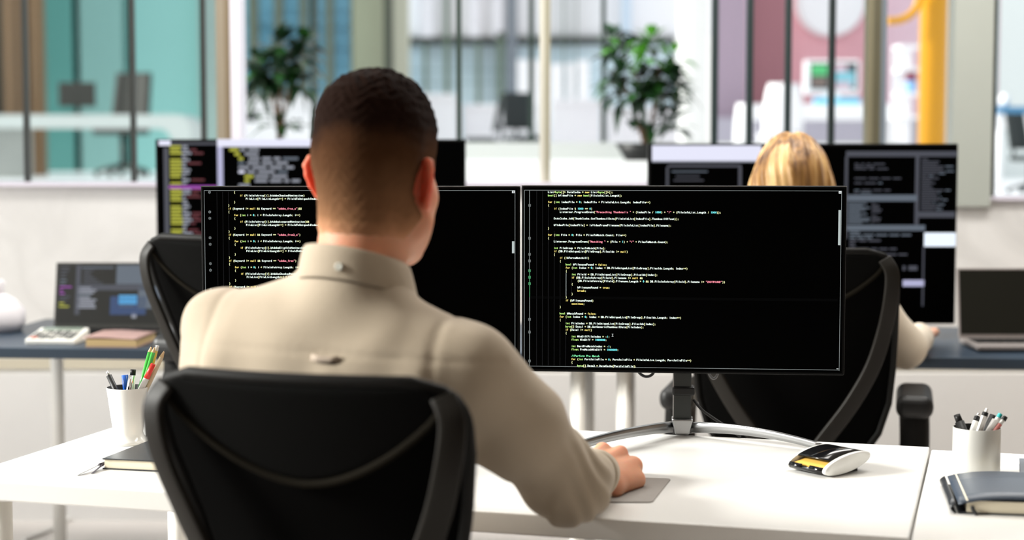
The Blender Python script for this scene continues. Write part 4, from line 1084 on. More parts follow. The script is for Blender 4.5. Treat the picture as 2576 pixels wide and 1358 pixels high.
# notebooks right
p = on(2411, 1292)
M_blue_cover = mat('slate_blue_cover', (0.035, 0.05, 0.075), 0.42, spec=0.5, bump=0.1, bscale=400)
t = thing('notebook', 'slate blue notebook with cream pages at the right front corner', 'notebook', (p.x, p.y, 0.73), -math.radians(10))
Wn, Dn, Hn = 0.17, 0.215, 0.023
m = MB(); m.bb((0, 0, 0), (Wn, Dn, 0.0025)); m.build('back_cover', M_cover, t, bevel=0.001)
m = MB(); m.bb((0.012, 0.003, 0.0025), (Wn, Dn - 0.003, Hn - 0.003)); m.build('pages', M_paper, t)
m = MB(); m.grid(lambda a, b: Vector((a * Wn, b * Dn, Hn - 0.0015 + 0.004 * math.sin(a * PI) ** 0.8 - 0.007 * (1 - a) ** 6)), 20, 4); m.build('front_cover', M_blue_cover, t, solid=0.0025)
m = MB(); m.grid(lambda a, b: Vector((-0.004 - 0.007 * math.sin(a * PI), b * Dn, 0.001 + (Hn - 0.009) * a)), 10, 4); m.build('spine', M_cover, t, solid=0.0025)
m = MB(); m.tube(smooth_path([(0.02, -0.001, 0.012), (0.022, -0.004, 0.006), (0.027, -0.007, 0.001)], 5), 0.003, 8); m.build('ribbon_end', M_rubber, t)
p = on(2470, 1204)
notebook('thin grey notebook with black elastic, behind the slate blue one by the grey cup', (p.x + 0.06, p.y - 0.012, 0.73), -math.radians(16), 0.15, 0.14, 0.012, mat('slate_grey_cover', (0.11, 0.12, 0.145), 0.35, spec=0.5, var=0.05), 0.06)
# ------------------------------------------------------------------ on the navy desks
def far_monitor(label, x0, x1, y0, y1, Y, rects, mats_):
    a = at(x0, y1, Y); b = at(x1, y0, Y); W = b.x - a.x; H = b.z - a.z
    t = thing('monitor', label, 'monitor', (a.x, Y, 0.73), 0, 'large black monitors on the navy desks')
    z0 = a.z - 0.73
    m = MB(); m.bb((0, 0, z0), (W, 0.035, z0 + H)); m.build('housing', M_bezel, t, bevel=0.004)
    X = lambda px: at(px, 400, Y).x - a.x
    Z = lambda py: at(x0, py, Y).z - 0.73
    m = MB(); m.quad((0.008, -0.001, z0 + 0.008), (W - 0.008, -0.001, z0 + 0.008), (W - 0.008, -0.001, z0 + H - 0.008), (0.008, -0.001, z0 + H - 0.008)); s = m.build('screen', M_screen, t)
    m = MB(); m.quad((0.009, -0.0012, z0 + 0.009), (W - 0.009, -0.0012, z0 + 0.009), (W - 0.009, -0.0012, z0 + H - 0.009), (0.009, -0.0012, z0 + H - 0.009), len(mats_))
    for i, (xa, xb, ya, yb, mi) in enumerate(rects):
        e = -0.0015 - 0.0003 * (i * 0.002)
        m.quad((X(xa), e, Z(yb)), (X(xb), e, Z(yb)), (X(xb), e, Z(ya)), (X(xa), e, Z(ya)), mi)
    m.build('display_image', list(mats_) + [M_screen], s)
    m = MB(); m.bb((W / 2 - 0.03, 0.035, 0.01), (W / 2 + 0.03, 0.06, z0 + H * 0.4)); m.build('stand_column', M_black, t)
    m = MB(); m.bb((W / 2 - 0.15, -0.06, 0), (W / 2 + 0.15, 0.14, 0.012)); m.build('stand_foot', M_black, t, bevel=0.004)
    return t
D = [em('dsp_white', (0.75, 0.76, 0.92), 1.0), em('dsp_yellow', (0.42, 0.43, 0.04), 1.0), em('dsp_grey_text', (0.30, 0.32, 0.38), 0.9), em('dsp_violet', (0.30, 0.05, 0.38), 1.0), em('dsp_maroon', (0.10, 0.012, 0.02), 1.0),
     em('dsp_slate', (0.055, 0.06, 0.08), 1.0), em('dsp_teal', (0.05, 0.28, 0.30), 1.0), em('dsp_bluegrey', (0.10, 0.125, 0.16), 1.0), em('dsp_lilac', (0.42, 0.42, 0.62), 1.0), em('dsp_bright', (0.80, 0.88, 0.98), 1.1), em('dsp_blue', (0.10, 0.40, 0.75), 1.0), em('dsp_navyblue', (0.02, 0.05, 0.14), 1.0)]
rnd = random.Random(21)
r = [(400, 430, 353, 366, 0), (412, 424, 372, 640, 5), (430, 548, 358, 364, 5)]
y = 366
k = 0
while y < 640:
    if 460 < y < 474: r.append((424, 545, y, y + 8, 3))
    else:
        x = 428; yel = (k % 7) not in (3,)
        if yel: r.append((x, x + rnd.choice((28, 30, 26)), y, y + 5.4, 1))
        L = rnd.randint(8, 30) * (1 if k % 3 else 0.7)
        r.append((458, 458 + L, y, y + 5.2, 2))
        if rnd.random() < 0.5: r.append((462 + L, 462 + L + rnd.randint(10, 40), y, y + 5, 4))
    y += 8.4; k += 1
r += [(547, 800, 350, 369, 0), (547, 561, 369, 640, 8)]
y = 373; k = 0
ind = [578, 590, 600, 600, 600, 600, 615, 615, 600, 612, 618, 620, 625, 612, 600, 612, 612, 620, 612, 600]
while y < 640:
    x = ind[k % 20]
    if k in (0, 1, 2, 6, 7, 10, 11, 15): r.append((x, x + rnd.choice((14, 22, 12)), y, y + 7, 1)); x += 26
    n = rnd.randint(1, 4)
    for q in range(n):
        L = rnd.randint(12, 44); r.append((x, x + L, y, y + 6.4, rnd.choice((2, 2, 0, 2, 2, 2, 7)))); x += L + 7
        if x > 740: break
    y += 11.2; k += 1
far_monitor('wide black monitor with yellow and white code behind the man\'s head', 397, 1171, 350, 800, 5.08, r, D)
r = [(1640, 1915, 366, 404, 0), (1640, 1905, 404, 408, 2), (1680, 1865, 414, 420, 5), (1858, 1866, 420, 470, 5), (1676, 1682, 420, 470, 5), (1690, 1780, 430, 433, 7), (1700, 1760, 442, 445, 5), (1695, 1770, 452, 455, 5),
     (2128, 2408, 380, 394, 5), (2126, 2133, 394, 600, 5), (2303, 2313, 394, 565, 5), (2133, 2308, 490, 506, 7), (2133, 2330, 566, 580, 7), (2310, 2405, 532, 547, 5), (2328, 2408, 585, 620, 9), (2325, 2329, 620, 770, 5), (2276, 2330, 704, 720, 8)]
y = 399
while y < 530:
    if y < 488 and rnd.random() < .5:
        x = 2150
        for q in range(rnd.randint(1, 4)):
            L = rnd.randint(8, 34); r.append((x, x + L, y, y + 3, 5 if rnd.random() < .8 else 7)); x += L + 6
    L = rnd.randint(15, 58); r.append((2318, 2318 + L, y, y + 3.2, 5)); 
    if rnd.random() < .5: r.append((2322 + L, 2322 + L + rnd.randint(5, 20), y, y + 3.2, 7))
    y += 6.0
y = 510
while y < 562:
    r.append((2135, 2135 + rnd.randint(30, 56), y, y + 3.4, 7)); r.append((2195, 2195 + rnd.randint(0, 25), y, y + 3, 5)); y += 5.4
y = 582
while y < 640:
    x = 2140
    for q in range(rnd.randint(1, 5)):
        L = rnd.randint(10, 34); r.append((x, x + L, y, y + 4, 7 if y < 600 else 5)); x += L + 5
        if x > 2310: break
    y += 7
r += [(2275, 2282, 668, 680, 5), (2290, 2312, 668, 680, 5)]
far_monitor('wide black monitor with dark windows and a bright white bar, before the blonde woman', 1628, 2411, 361, 815, 4.86, r, D)

def laptop(label, x0, x1, ytop, ybot, Y, rects, mscreen, mbase, rz=0.0, tilt=14, depth=0.24):
    a = at(x0, ybot, Y); b = at(x1, ybot, Y); W = b.x - a.x
    t = thing('laptop', label, 'laptop', (a.x, Y, 0.73), rz)
    m = MB(); m.bb((0, -depth, 0.004), (W, 0, 0.018)); m.build('base', mbase, t, bevel=0.004)
    m = MB()
    for r_ in range(5):
        for k in range(13): m.bb((W * 0.05 + k * W * 0.07, -0.03 - 0.02 * r_ - 0.016, 0.018), (W * 0.05 + k * W * 0.07 + W * 0.06, -0.03 - 0.02 * r_, 0.0195))
    m.build('keys', M_black, t)
    H = (at(x0, ytop, Y).z - 0.73 - 0.015) / math.cos(math.radians(tilt)) * 0.985
    lid = MB(); lid.bb((0, 0, 0), (W, 0.007, H)); l = lid.build('lid', mbase, t, bevel=0.003, loc=(0, 0.0, 0.016)); l.rotation_euler = (-math.radians(tilt), 0, 0)
    s = MB(); s.quad((0.006, -0.0008, 0.012), (W - 0.006, -0.0008, 0.012), (W - 0.006, -0.0008, H - 0.006), (0.006, -0.0008, H - 0.006)); s.build('screen', mscreen, l)
    if rects:
        m = MB()
        X = lambda px: W * (px - x0) / (x1 - x0); Z = lambda py: H * (ybot - 4 - py) / (ybot - 4 - ytop)
        for (xa, xb, ya, yb, mi) in rects: m.quad((X(xa), -0.0014, Z(yb)), (X(xb), -0.0014, Z(yb)), (X(xb), -0.0014, Z(ya)), (X(xa), -0.0014, Z(ya)), mi)
        m.build('display_image', D, l)
    return t
M_lapscr = mat('laptop_screen_grey', (0.010, 0.010, 0.009), 0.35, spec=0.3, var=0.1, emit=(0.02, 0.021, 0.019), estr=0.7)
M_lap = mat('laptop_dark_metal', (0.045, 0.045, 0.042), 0.4, metal=0.3, var=0.05)
r = [(186, 198, 668, 790, 5), (288, 365, 668, 715, 7), (190, 365, 716, 730, 5), (200, 280, 672, 676, 7)]
y = 680
while y < 712:
    r.append((205, 205 + rnd.randint(15, 70), y, y + 3, 5)); y += 6
y = 722
while y < 775:
    r.append((192, 192 + rnd.randint(25, 50), y, y + 4, 2 if rnd.random() < .7 else 7)); y += 6
y = 672
while y < 775:
    r.append((146, 146 + rnd.randint(8, 30), y, y + 3.5, rnd.choice((5, 5, 3, 7)) if y < 760 else 1)); y += 8
r += [(275, 365, 745, 790, 11), (296, 342, 742, 764, 10), (298, 335, 766, 772, 7), (330, 342, 785, 798, 2), (345, 400, 720, 775, 7)]
laptop('dark laptop with code windows on the left navy desk', 134, 428, 661, 826, 4.99, r, M_lapscr, M_lap, depth=0.12)
laptop('dark laptop with a blank screen right of the woman on the navy desk', 2412, 2740, 674, 832, 4.72, [], mat('laptop_screen_olive', (0.006, 0.006, 0.0045), 0.45, spec=0.1, var=0.1, emit=(0.011, 0.010, 0.007), estr=0.6), mat('laptop_grey_metal', (0.30, 0.27, 0.26), 0.4, metal=0.5, var=0.05), 0.0, 10, 0.20)
# calculator
a = on(63, 866); b = on(190, 866)
t = thing('calculator', 'white desk calculator with pale keys beside the brown notebook on the navy desk', 'calculator', (a.x, a.y, 0.73), -0.06)
W = (b.x - a.x)
m = MB(); m.prism([(0, 0.0), (0.135, 0.0), (0.135, 0.033), (0.10, 0.027), (0, 0.014)], 0, W, 'x'); m.build('case', mat('white_calc_plastic', (0.80, 0.79, 0.74), 0.4, var=0.03), t, bevel=0.003)
kM = [mat('grey_key', (0.13, 0.13, 0.125), 0.5, var=0.05), mat('pale_key', (0.42, 0.41, 0.38), 0.5, var=0.05), mat('red_key', (0.55, 0.18, 0.14), 0.5, var=0.05)]
for r_ in range(4):
    for k in range(5):
        x = 0.010 + k * (W - 0.014) / 5; yy0 = 0.007 + r_ * 0.023; zz = 0.0145 + yy0 * 0.125
        m = MB(); m.bb((x, yy0, zz - 0.002), (x + (W - 0.02) / 5 - 0.005, yy0 + 0.016, zz + 0.005)); m.build('key', kM[2] if (r_ == 0 and k == 0) else kM[1] if (k + r_) % 4 == 3 else kM[0], t, bevel=0.001)
m = MB(); m.box((W / 2, 0.117, 0.031), (W * 0.8, 0.024, 0.004), M=Matrix.Rotation(0.16, 3, 'X')); m.build('display', mat('calc_display', (0.18, 0.22, 0.18), 0.2, var=0.05), t)
# brown notebook / folder
a = on(214, 874); 
t = thing('notebook', 'brown soft-cover notebook with tan page edges on the left navy desk', 'notebook', (a.x, a.y, 0.73), -0.08)
W, Dp = 0.145, 0.19
Mb = mat('mauve_brown_cover', (0.30, 0.19, 0.17), 0.5, var=0.08, vscale=10)
m = MB(); m.bb((0, 0, 0.0), (W, Dp, 0.003)); m.build('back_cover', Mb, t, bevel=0.001)
m = MB(); m.bb((0.002, 0.001, 0.003), (W - 0.002, Dp - 0.002, 0.023)); m.build('pages', mat('tan_page_edges', (0.50, 0.36, 0.17), 0.7, var=0.15, vscale=3, stretch=(1, 1, 250)), t)
m = MB(); m.grid(lambda a_, b_: Vector((-0.008 + a_ * (W + 0.008), b_ * Dp, 0.026 + 0.002 * math.sin(a_ * 5))), 12, 4); m.build('front_cover', Mb, t, solid=0.003)
# white bag left
a = on(4, 846); 
t = thing('white_pouch', 'soft white pouch cut off by the left edge, on the navy desk', 'pouch', (-1.545, 5.05, 0.73))
m = MB()
m.lathe([(0, 0), (0.075, 0.002), (0.088, 0.03), (0.085, 0.065), (0.06, 0.095), (0.035, 0.11), (0, 0.112)], 28); m.build('bag', mat('white_cloth', (0.80, 0.77, 0.80), 0.8, var=0.04), t)
m = MB(); m.lathe([(0.02, 0.108), (0.026, 0.12), (0.03, 0.145), (0.024, 0.155), (0, 0.15)], 20); m.build('knot', mat('white_cloth', (0.80, 0.77, 0.80)), t)
# white cable on the floor at the left
m = []
pts = [on(x, y, 0.008) for x, y in ((60, 1356), (110, 1338), (150, 1318), (175, 1303))]
cable('white cable running over the floor under the desks at the left', pts, 0.008, mat('white_cable_cover', (0.80, 0.79, 0.77), 0.5, var=0.03))
# ------------------------------------------------------------------ smooth bodies grown from blended tapered limbs
def A3(v): return np.array((v[0], v[1], v[2]), dtype=np.float32)
class Field:
    def __init__(s): s.ops = []
    def rc(s, a, b, ra, rb, k=0.0): s.ops.append(('rc', A3(a), A3(b), ra, rb, k)); return s
    def el(s, c, r, R=None, k=0.0): s.ops.append(('el', A3(c), A3(r), None if R is None else np.array(R, dtype=np.float32), k)); return s
    def cut(s, c, r, R=None, k=0.004): s.ops.append(('cut', A3(c), A3(r), None if R is None else np.array(R, dtype=np.float32), k)); return s
    def __call__(s, p):
        d = None
        for o in s.ops:
            if o[0] == 'rc':
                _, a, b, ra, rb, k = o
                ba = b - a; t = np.clip(((p - a) @ ba) / max(float(ba @ ba), 1e-9), 0, 1)
                q = np.linalg.norm(p - a - t[:, None] * ba, axis=1) - (ra + t * (rb - ra))
            else:
                _, c, r, R, k = o
                q0 = p - c
                if R is not None: q0 = q0 @ R
                k0 = np.linalg.norm(q0 / r, axis=1); k1 = np.linalg.norm(q0 / (r * r), axis=1)
                q = k0 * (k0 - 1) / np.maximum(k1, 1e-6)
            if o[0] == 'cut':
                h = np.clip(0.5 - 0.5 * (d + q) / k, 0, 1); d = d * (1 - h) - q * h + k * h * (1 - h)
            elif d is None: d = q
            elif k > 0:
                h = np.clip(0.5 + 0.5 * (q - d) / k, 0, 1)
                d = q * (1 - h) + d * h - k * h * (1 - h)
            else: d = np.minimum(d, q)
        return d
def surface(fn, lo, hi, h):
    """polygonise fn = 0 (surface nets), evaluated finely only near the surface"""
    C = 4; H = h * C
    n = [int(math.ceil((hi[i] - lo[i]) / H)) + 1 for i in range(3)]
    ax = [lo[i] + H * (np.arange(n[i]) + 0.5) for i in range(3)]
    g = np.stack(np.meshgrid(*ax, indexing='ij'), -1).reshape(-1, 3).astype(np.float32)
    dc = np.concatenate([fn(g[i:i + 200000]) for i in range(0, len(g), 200000)])
    D_ = np.repeat(np.repeat(np.repeat(dc.reshape(n), C, 0), C, 1), C, 2).astype(np.float32)
    near = np.argwhere(np.abs(dc.reshape(n)) < H * 1.5)
    off = np.stack(np.meshgrid(*[np.arange(C)] * 3, indexing='ij'), -1).reshape(-1, 3)
    idx = (near[:, None, :] * C + off[None]).reshape(-1, 3)
    pts = (np.array(lo) + (idx + 0.5) * h).astype(np.float32)
    val = np.concatenate([fn(pts[i:i + 200000]) for i in range(0, len(pts), 200000)])
    D_[idx[:, 0], idx[:, 1], idx[:, 2]] = val
    S = D_ < 0
    sh = S.shape
    c = np.zeros((sh[0] - 1, sh[1] - 1, sh[2] - 1), dtype=np.int8)
    for i in (0, 1):
        for j in (0, 1):
            for k in (0, 1): c += S[i:sh[0] - 1 + i, j:sh[1] - 1 + j, k:sh[2] - 1 + k]
    cells = np.argwhere((c > 0) & (c < 8))
    vid = -np.ones(c.shape, dtype=np.int32); vid[cells[:, 0], cells[:, 1], cells[:, 2]] = np.arange(len(cells))
    acc = np.zeros((len(cells), 3)); cnt = np.zeros(len(cells))
    corners = [(i, j, k) for i in (0, 1) for j in (0, 1) for k in (0, 1)]
    val = {q: D_[cells[:, 0] + q[0], cells[:, 1] + q[1], cells[:, 2] + q[2]] for q in corners}
    for q in corners:
        for a in range(3):
            if q[a]: continue
            q2 = list(q); q2[a] = 1; q2 = tuple(q2)
            v0, v1 = val[q], val[q2]; m = (v0 < 0) != (v1 < 0)
            t = np.where(m, v0 / np.where(v0 == v1, 1, v0 - v1), 0)
            P = np.tile(np.array(q, float), (len(cells), 1)); P[:, a] = t
            acc[m] += P[m]; cnt[m] += 1
    verts = np.array(lo) + (cells + 0.5 + acc / cnt[:, None]) * h
    faces = []
    for a in range(3):
        b, cc = (a + 1) % 3, (a + 2) % 3
        s0 = [slice(None)] * 3; s1 = [slice(None)] * 3; s0[a] = slice(0, -1); s1[a] = slice(1, None)
        A0, A1 = S[tuple(s0)], S[tuple(s1)]
        e = np.argwhere(A0 != A1)
        e = e[(e[:, b] > 0) & (e[:, cc] > 0) & (e[:, b] < sh[b] - 1) & (e[:, cc] < sh[cc] - 1)]
        def V(db, dc_):
            i = e.copy(); i[:, b] += db; i[:, cc] += dc_
            return vid[i[:, 0], i[:, 1], i[:, 2]]
        q = np.stack([V(-1, -1), V(0, -1), V(0, 0), V(-1, 0)], 1)
        flip = ~A0[e[:, 0], e[:, 1], e[:, 2]]
        q[flip] = q[flip][:, ::-1]
        faces.append(q)
    return verts, np.concatenate(faces)
def link_surface(name, vf, m, parent, origin=(0, 0, 0), smooth_it=0):
    v, f = vf
    me = bpy.data.meshes.new(name)
    me.vertices.add(len(v)); me.vertices.foreach_set('co', (v - np.array(origin)).astype(np.float32).ravel())
    me.loops.add(len(f) * 4); me.loops.foreach_set('vertex_index', f.astype(np.int32).ravel())
    me.polygons.add(len(f)); me.polygons.foreach_set('loop_start', np.arange(0, len(f) * 4, 4, dtype=np.int32))
    me.polygons.foreach_set('use_smooth', np.ones(len(f), dtype=bool))
    me.update(calc_edges=True); me.validate()
    for x in (m if isinstance(m, (list, tuple)) else [m]): me.materials.append(x)
    o = bpy.data.objects.new(name, me); COL.objects.link(o); o.parent = parent
    if smooth_it:
        s = o.modifiers.new('smooth', 'SMOOTH'); s.iterations = smooth_it; s.factor = 0.5
    return o

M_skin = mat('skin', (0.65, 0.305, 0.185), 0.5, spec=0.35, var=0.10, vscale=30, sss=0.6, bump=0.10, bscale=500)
M_skinF = mat('fair_skin', (0.66, 0.38, 0.27), 0.5, spec=0.35, var=0.08, vscale=30, sss=0.3)
def shirt_mat(name, col):
    m = mat(name, col, 0.85, spec=0.15, var=0.05, vscale=14, sheen=0.15)
    nt = m.node_tree; b = nt.nodes['Principled BSDF']
    tc = nt.nodes.new('ShaderNodeTexCoord')
    w1 = nt.nodes.new('ShaderNodeTexWave'); w1.inputs['Scale'].default_value = 260; w1.bands_direction = 'X'; w1.inputs['Distortion'].default_value = 1.5
    w2 = nt.nodes.new('ShaderNodeTexWave'); w2.inputs['Scale'].default_value = 260; w2.bands_direction = 'Z'; w2.inputs['Distortion'].default_value = 1.5
    ad = nt.nodes.new('ShaderNodeMath'); ad.operation = 'ADD'
    n = nt.nodes.new('ShaderNodeTexNoise'); n.inputs['Scale'].default_value = 22; n.inputs['Detail'].default_value = 5
    sc = nt.nodes.new('ShaderNodeMath'); sc.operation = 'MULTIPLY_ADD'; sc.inputs[1].default_value = 6.0
    bp = nt.nodes.new('ShaderNodeBump'); bp.inputs['Strength'].default_value = 0.25; bp.inputs['Distance'].default_value = 0.001
    for w_ in (w1, w2): nt.links.new(tc.outputs['Object'], w_.inputs['Vector'])
    nt.links.new(tc.outputs['Object'], n.inputs['Vector'])
    nt.links.new(w1.outputs['Fac'], ad.inputs[0]); nt.links.new(w2.outputs['Fac'], ad.inputs[1])
    nt.links.new(n.outputs['Fac'], sc.inputs[0]); nt.links.new(ad.outputs[0], sc.inputs[2])
    nt.links.new(sc.outputs[0], bp.inputs['Height']); nt.links.new(bp.outputs[0], b.inputs['Normal'])
    return m
M_shirt = shirt_mat('beige_linen', (0.45, 0.375, 0.285))
M_blouse = shirt_mat('cream_cotton', (0.66, 0.58, 0.47))

def frame(C0, yaw):
    R = np.array((math.cos(yaw), -math.sin(yaw), 0)); Fw = np.array((math.sin(yaw), math.cos(yaw), 0)); c = np.array((C0[0], C0[1], 0))
    def T(x, y, z): return c + R * x + Fw * y + np.array((0, 0, z))
    return T, np.stack([R, Fw, np.array((0, 0, 1.0))], 1)   # columns: axes
def head_frame(c, yaw, nod=0.0, roll=0.0):
    M = (Matrix.Rotation(-yaw, 3, 'Z') @ Matrix.Rotation(-nod, 3, 'X') @ Matrix.Rotation(roll, 3, 'Y'))
    Rm = np.array(M); c = np.array(c)
    def T(x, y, z): return c + Rm @ np.array((x, y, z))
    return T, Rm
def add_head(f, T, Rm, s=1.0, ears=True):
    e = lambda c, r, k=0.02, R=None: f.el(T(*[x * s for x in c]), [x * s for x in r], Rm if R is None else R, k * s)
    r = lambda a, b, ra, rb, k=0.012: f.rc(T(*[x * s for x in a]), T(*[x * s for x in b]), ra * s, rb * s, k * s)
    e((0, -0.014, 0.040), (0.0765, 0.097, 0.098), 0.02)
    e((0, 0.028, -0.028), (0.060, 0.066, 0.088), 0.035)
    for q in (-1, 1):
        r((q * 0.057, 0.012, -0.052), (q * 0.024, 0.078, -0.090), 0.023, 0.017, 0.035)   # jaw
        r((q * 0.046, 0.064, -0.020), (q * 0.055, 0.038, -0.016), 0.016, 0.017, 0.03)   # cheek bone
        r((q * 0.012, 0.086, 0.026), (q * 0.044, 0.072, 0.026), 0.011, 0.011, 0.014)    # brow
    r((-0.012, 0.086, -0.094), (0.012, 0.086, -0.094), 0.015, 0.015, 0.02)              # chin
    r((0, 0.090, 0.016), (0, 0.112, -0.024), 0.008, 0.012, 0.010)                       # nose
    for q in (-1, 1):
        r((q * 0.010, 0.098, -0.030), (q * 0.012, 0.094, -0.032), 0.008, 0.008, 0.006)
        f.cut(T(q * 0.031 * s, 0.102 * s, 0.006 * s), [0.017 * s, 0.014 * s, 0.011 * s], Rm, 0.008)
    r((-0.018, 0.088, -0.056), (0.018, 0.088, -0.056), 0.006, 0.006, 0.006); r((-0.015, 0.089, -0.066), (0.015, 0.089, -0.066), 0.0065, 0.0065, 0.005)
    if ears: add_ears(f, T, s)
def add_ears(f, T, s=1.0):
    for q in (-1, 1):
        # ear plane: up (z, leaning back) and outward-back direction
        o = np.array((q * 0.074, -0.004, -0.002)); u = np.array((0, -0.16, 1.0)); u /= np.linalg.norm(u); w = np.array((q * 0.62, -0.78, 0)); w /= np.linalg.norm(w)
        P = lambda a, b: T(*((o + u * a + w * b) * s))
        rim = [P(0.008, 0.004), P(0.024, 0.006), P(0.032, 0.016), P(0.030, 0.027), P(0.020, 0.033), P(0.006, 0.031), P(-0.008, 0.025), P(-0.020, 0.016), P(-0.029, 0.008)]
        for a, b in zip(rim, rim[1:]): f.rc(a, b, 0.0046 * s, 0.0046 * s, 0.004 * s)
        f.rc(P(-0.028, 0.008), P(-0.026, 0.001), 0.0065 * s, 0.005 * s, 0.006 * s)
        f.rc(P(0.014, 0.010), P(-0.008, 0.006), 0.0075 * s, 0.007 * s, 0.01 * s)
        f.rc(P(0.016, 0.020), P(-0.004, 0.014), 0.0055 * s, 0.0045 * s, 0.008 * s)
def add_hand(f, W, mcp, fingers, thumb, s=1.0, heel=None):
    W = np.array(W)
    n = len(mcp)
    ax = mcp[0] - mcp[-1]; ax = ax / np.linalg.norm(ax)
    for i, M_ in enumerate(mcp):
        st = W + ax * (0.018 - 0.012 * i) * s
        f.rc(st, M_, 0.0155 * s, 0.0130 * s, 0.011 * s)
    if heel is not None:
        f.rc(W, heel, 0.021, 0.0145, 0.014); f.rc(heel, mcp[3], 0.0150, 0.0135, 0.016); f.rc(heel * 0.6 + W * 0.4, mcp[2], 0.0165, 0.0135, 0.014)
    for i, chain in enumerate(fingers):
        rr = [0.0118, 0.0100, 0.0088, 0.0074]
        rr = [x * s * (0.9 if i == 3 else 1.0) for x in rr]
        pts = [mcp[i]] + list(chain)
        for j in range(len(pts) - 1): f.rc(pts[j], pts[j + 1], rr[j], rr[j + 1], 0.0035 * s if j else 0.0045 * s)
    th = [W + ax * 0.02 * s] + list(thumb); rr = [0.015, 0.0125, 0.0105, 0.0085]
    for j in range(len(th) - 1): f.rc(th[j], th[j + 1], rr[j] * s, rr[j + 1] * s, 0.012 * s if j == 0 else 0.005 * s)

def wrinkle(p, amp, seed=0.0):
    x, y, z = p[:, 0], p[:, 1], p[:, 2]
    a = np.sin(38 * x + 21 * z + 3 * np.sin(17 * y + 9 * z + seed) + seed); b = np.sin(55 * z - 24 * x + 2.5 * np.sin(23 * x + 11 * y + seed) + 2 * seed)
    c = np.sin(16 * z + 13 * y + 2 * np.sin(9 * x - 7 * z + seed))
    return amp * (0.45 * a + 0.3 * b + 0.5 * c)

# ------------------------------------------------------------------ the man
PY = math.radians(20)
C0 = (-0.235, 2.335)
T, AX = frame(C0, PY)
HC = (-0.189, 2.372, 1.234)
HT, HR = head_frame(HC, math.radians(20), math.radians(6), math.radians(1.5))
SL, SR = T(-0.186, 0.0, 1.018), T(0.188, 0.0, 0.978)
EL, ER = np.array((-0.455, 2.545, 0.800)), np.array((0.082, 2.405, 0.798))
WL, WR = np.array((-0.30, 2.765, 0.782)), np.array((0.132, 2.655, 0.768))
def S3(px, py, Y): return np.array(at(px, py, Y))
mcpR = [S3(1516, 1132, 2.775), S3(1560, 1140, 2.775), S3(1592, 1172, 2.755), S3(1598, 1206, 2.725)]
HEEL = S3(1540, 1226, 2.655)
fR = []
for i, mc in enumerate(mcpR):
    fw = np.array((0.30 - 0.05 * i, 0.95, 0)); fw /= np.linalg.norm(fw)
    L = (0.042, 0.046, 0.042, 0.033)[i]
    p1 = mc + fw * L * 0.88 + np.array((0, 0, -L * 0.38)); p2 = p1 + fw * L * 0.32 + np.array((0, 0, -L * 0.46)); p3 = p2 + fw * L * 0.10 + np.array((0, 0, -L * 0.35))
    for q in (p1, p2, p3): q[2] = max(q[2], 0.7425)
    fR.append([p1, p2, p3])
thR = [np.array((0.118, 2.715, 0.758)), np.array((0.134, 2.755, 0.748)), np.array((0.143, 2.785, 0.744))]
mcpL = [WL + np.array((0.055 - 0.024 * i, 0.085 - 0.004 * abs(i - 1), 0.010 - 0.003 * i)) for i in range(4)]
fL = []
for i, mc in enumerate(mcpL):
    fw = np.array((0.20 - 0.08 * i, 0.95, 0)); L = (0.042, 0.046, 0.042, 0.033)[i]
    fL.append([mc + fw * L + np.array((0, 0, -0.006)), mc + fw * L * 1.5 + np.array((0, 0, -0.018)), mc + fw * L * 1.85 + np.array((0, 0, -0.030))])
thL = [WL + np.array((0.055, 0.045, -0.006)), WL + np.array((0.075, 0.075, -0.014)), WL + np.array((0.082, 0.1, -0.020))]

# red painted round the ears, standing in for light shining through them
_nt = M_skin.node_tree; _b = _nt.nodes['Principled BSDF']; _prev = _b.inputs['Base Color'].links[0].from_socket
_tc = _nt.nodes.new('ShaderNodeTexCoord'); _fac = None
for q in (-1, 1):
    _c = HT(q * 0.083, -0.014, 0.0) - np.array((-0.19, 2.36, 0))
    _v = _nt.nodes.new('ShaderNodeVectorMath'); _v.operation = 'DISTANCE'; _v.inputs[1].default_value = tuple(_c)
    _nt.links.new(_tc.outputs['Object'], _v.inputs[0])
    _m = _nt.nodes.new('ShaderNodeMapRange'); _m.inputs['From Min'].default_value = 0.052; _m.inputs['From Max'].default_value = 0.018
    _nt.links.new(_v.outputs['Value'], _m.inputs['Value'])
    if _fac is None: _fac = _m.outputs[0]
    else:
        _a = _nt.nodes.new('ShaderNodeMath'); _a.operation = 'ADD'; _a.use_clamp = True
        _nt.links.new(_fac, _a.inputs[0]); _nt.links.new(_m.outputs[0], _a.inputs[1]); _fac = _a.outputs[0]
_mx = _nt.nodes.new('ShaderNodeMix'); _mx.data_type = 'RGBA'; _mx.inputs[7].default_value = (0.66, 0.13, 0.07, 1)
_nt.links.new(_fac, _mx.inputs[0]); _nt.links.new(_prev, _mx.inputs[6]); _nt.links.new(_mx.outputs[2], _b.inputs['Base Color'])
man = thing('person', 'man with short brown hair and beige shirt, seated with one hand on the mouse', 'person', (-0.19, 2.36, 0))
MO = (-0.19, 2.36, 0)
body = Field()
body.el(T(0, 0.0, 0.86), (0.155, 0.10, 0.24), AX)
body.rc(T(-0.13, -0.01, 0.99), T(0.13, -0.01, 0.97), 0.06, 0.06, 0.05)
body.el(T(0.02, 0.02, 0.58), (0.16, 0.12, 0.14), AX, 0.05)
body.rc(T(0.018, -0.004, 1.02), HT(0, -0.030, -0.055), 0.064, 0.061, 0.03)
body.rc(T(0, -0.01, 1.05), T(-0.12, -0.01, 1.02), 0.05, 0.04, 0.04); body.rc(T(0, -0.01, 1.05), T(0.12, -0.01, 0.99), 0.05, 0.04, 0.04)
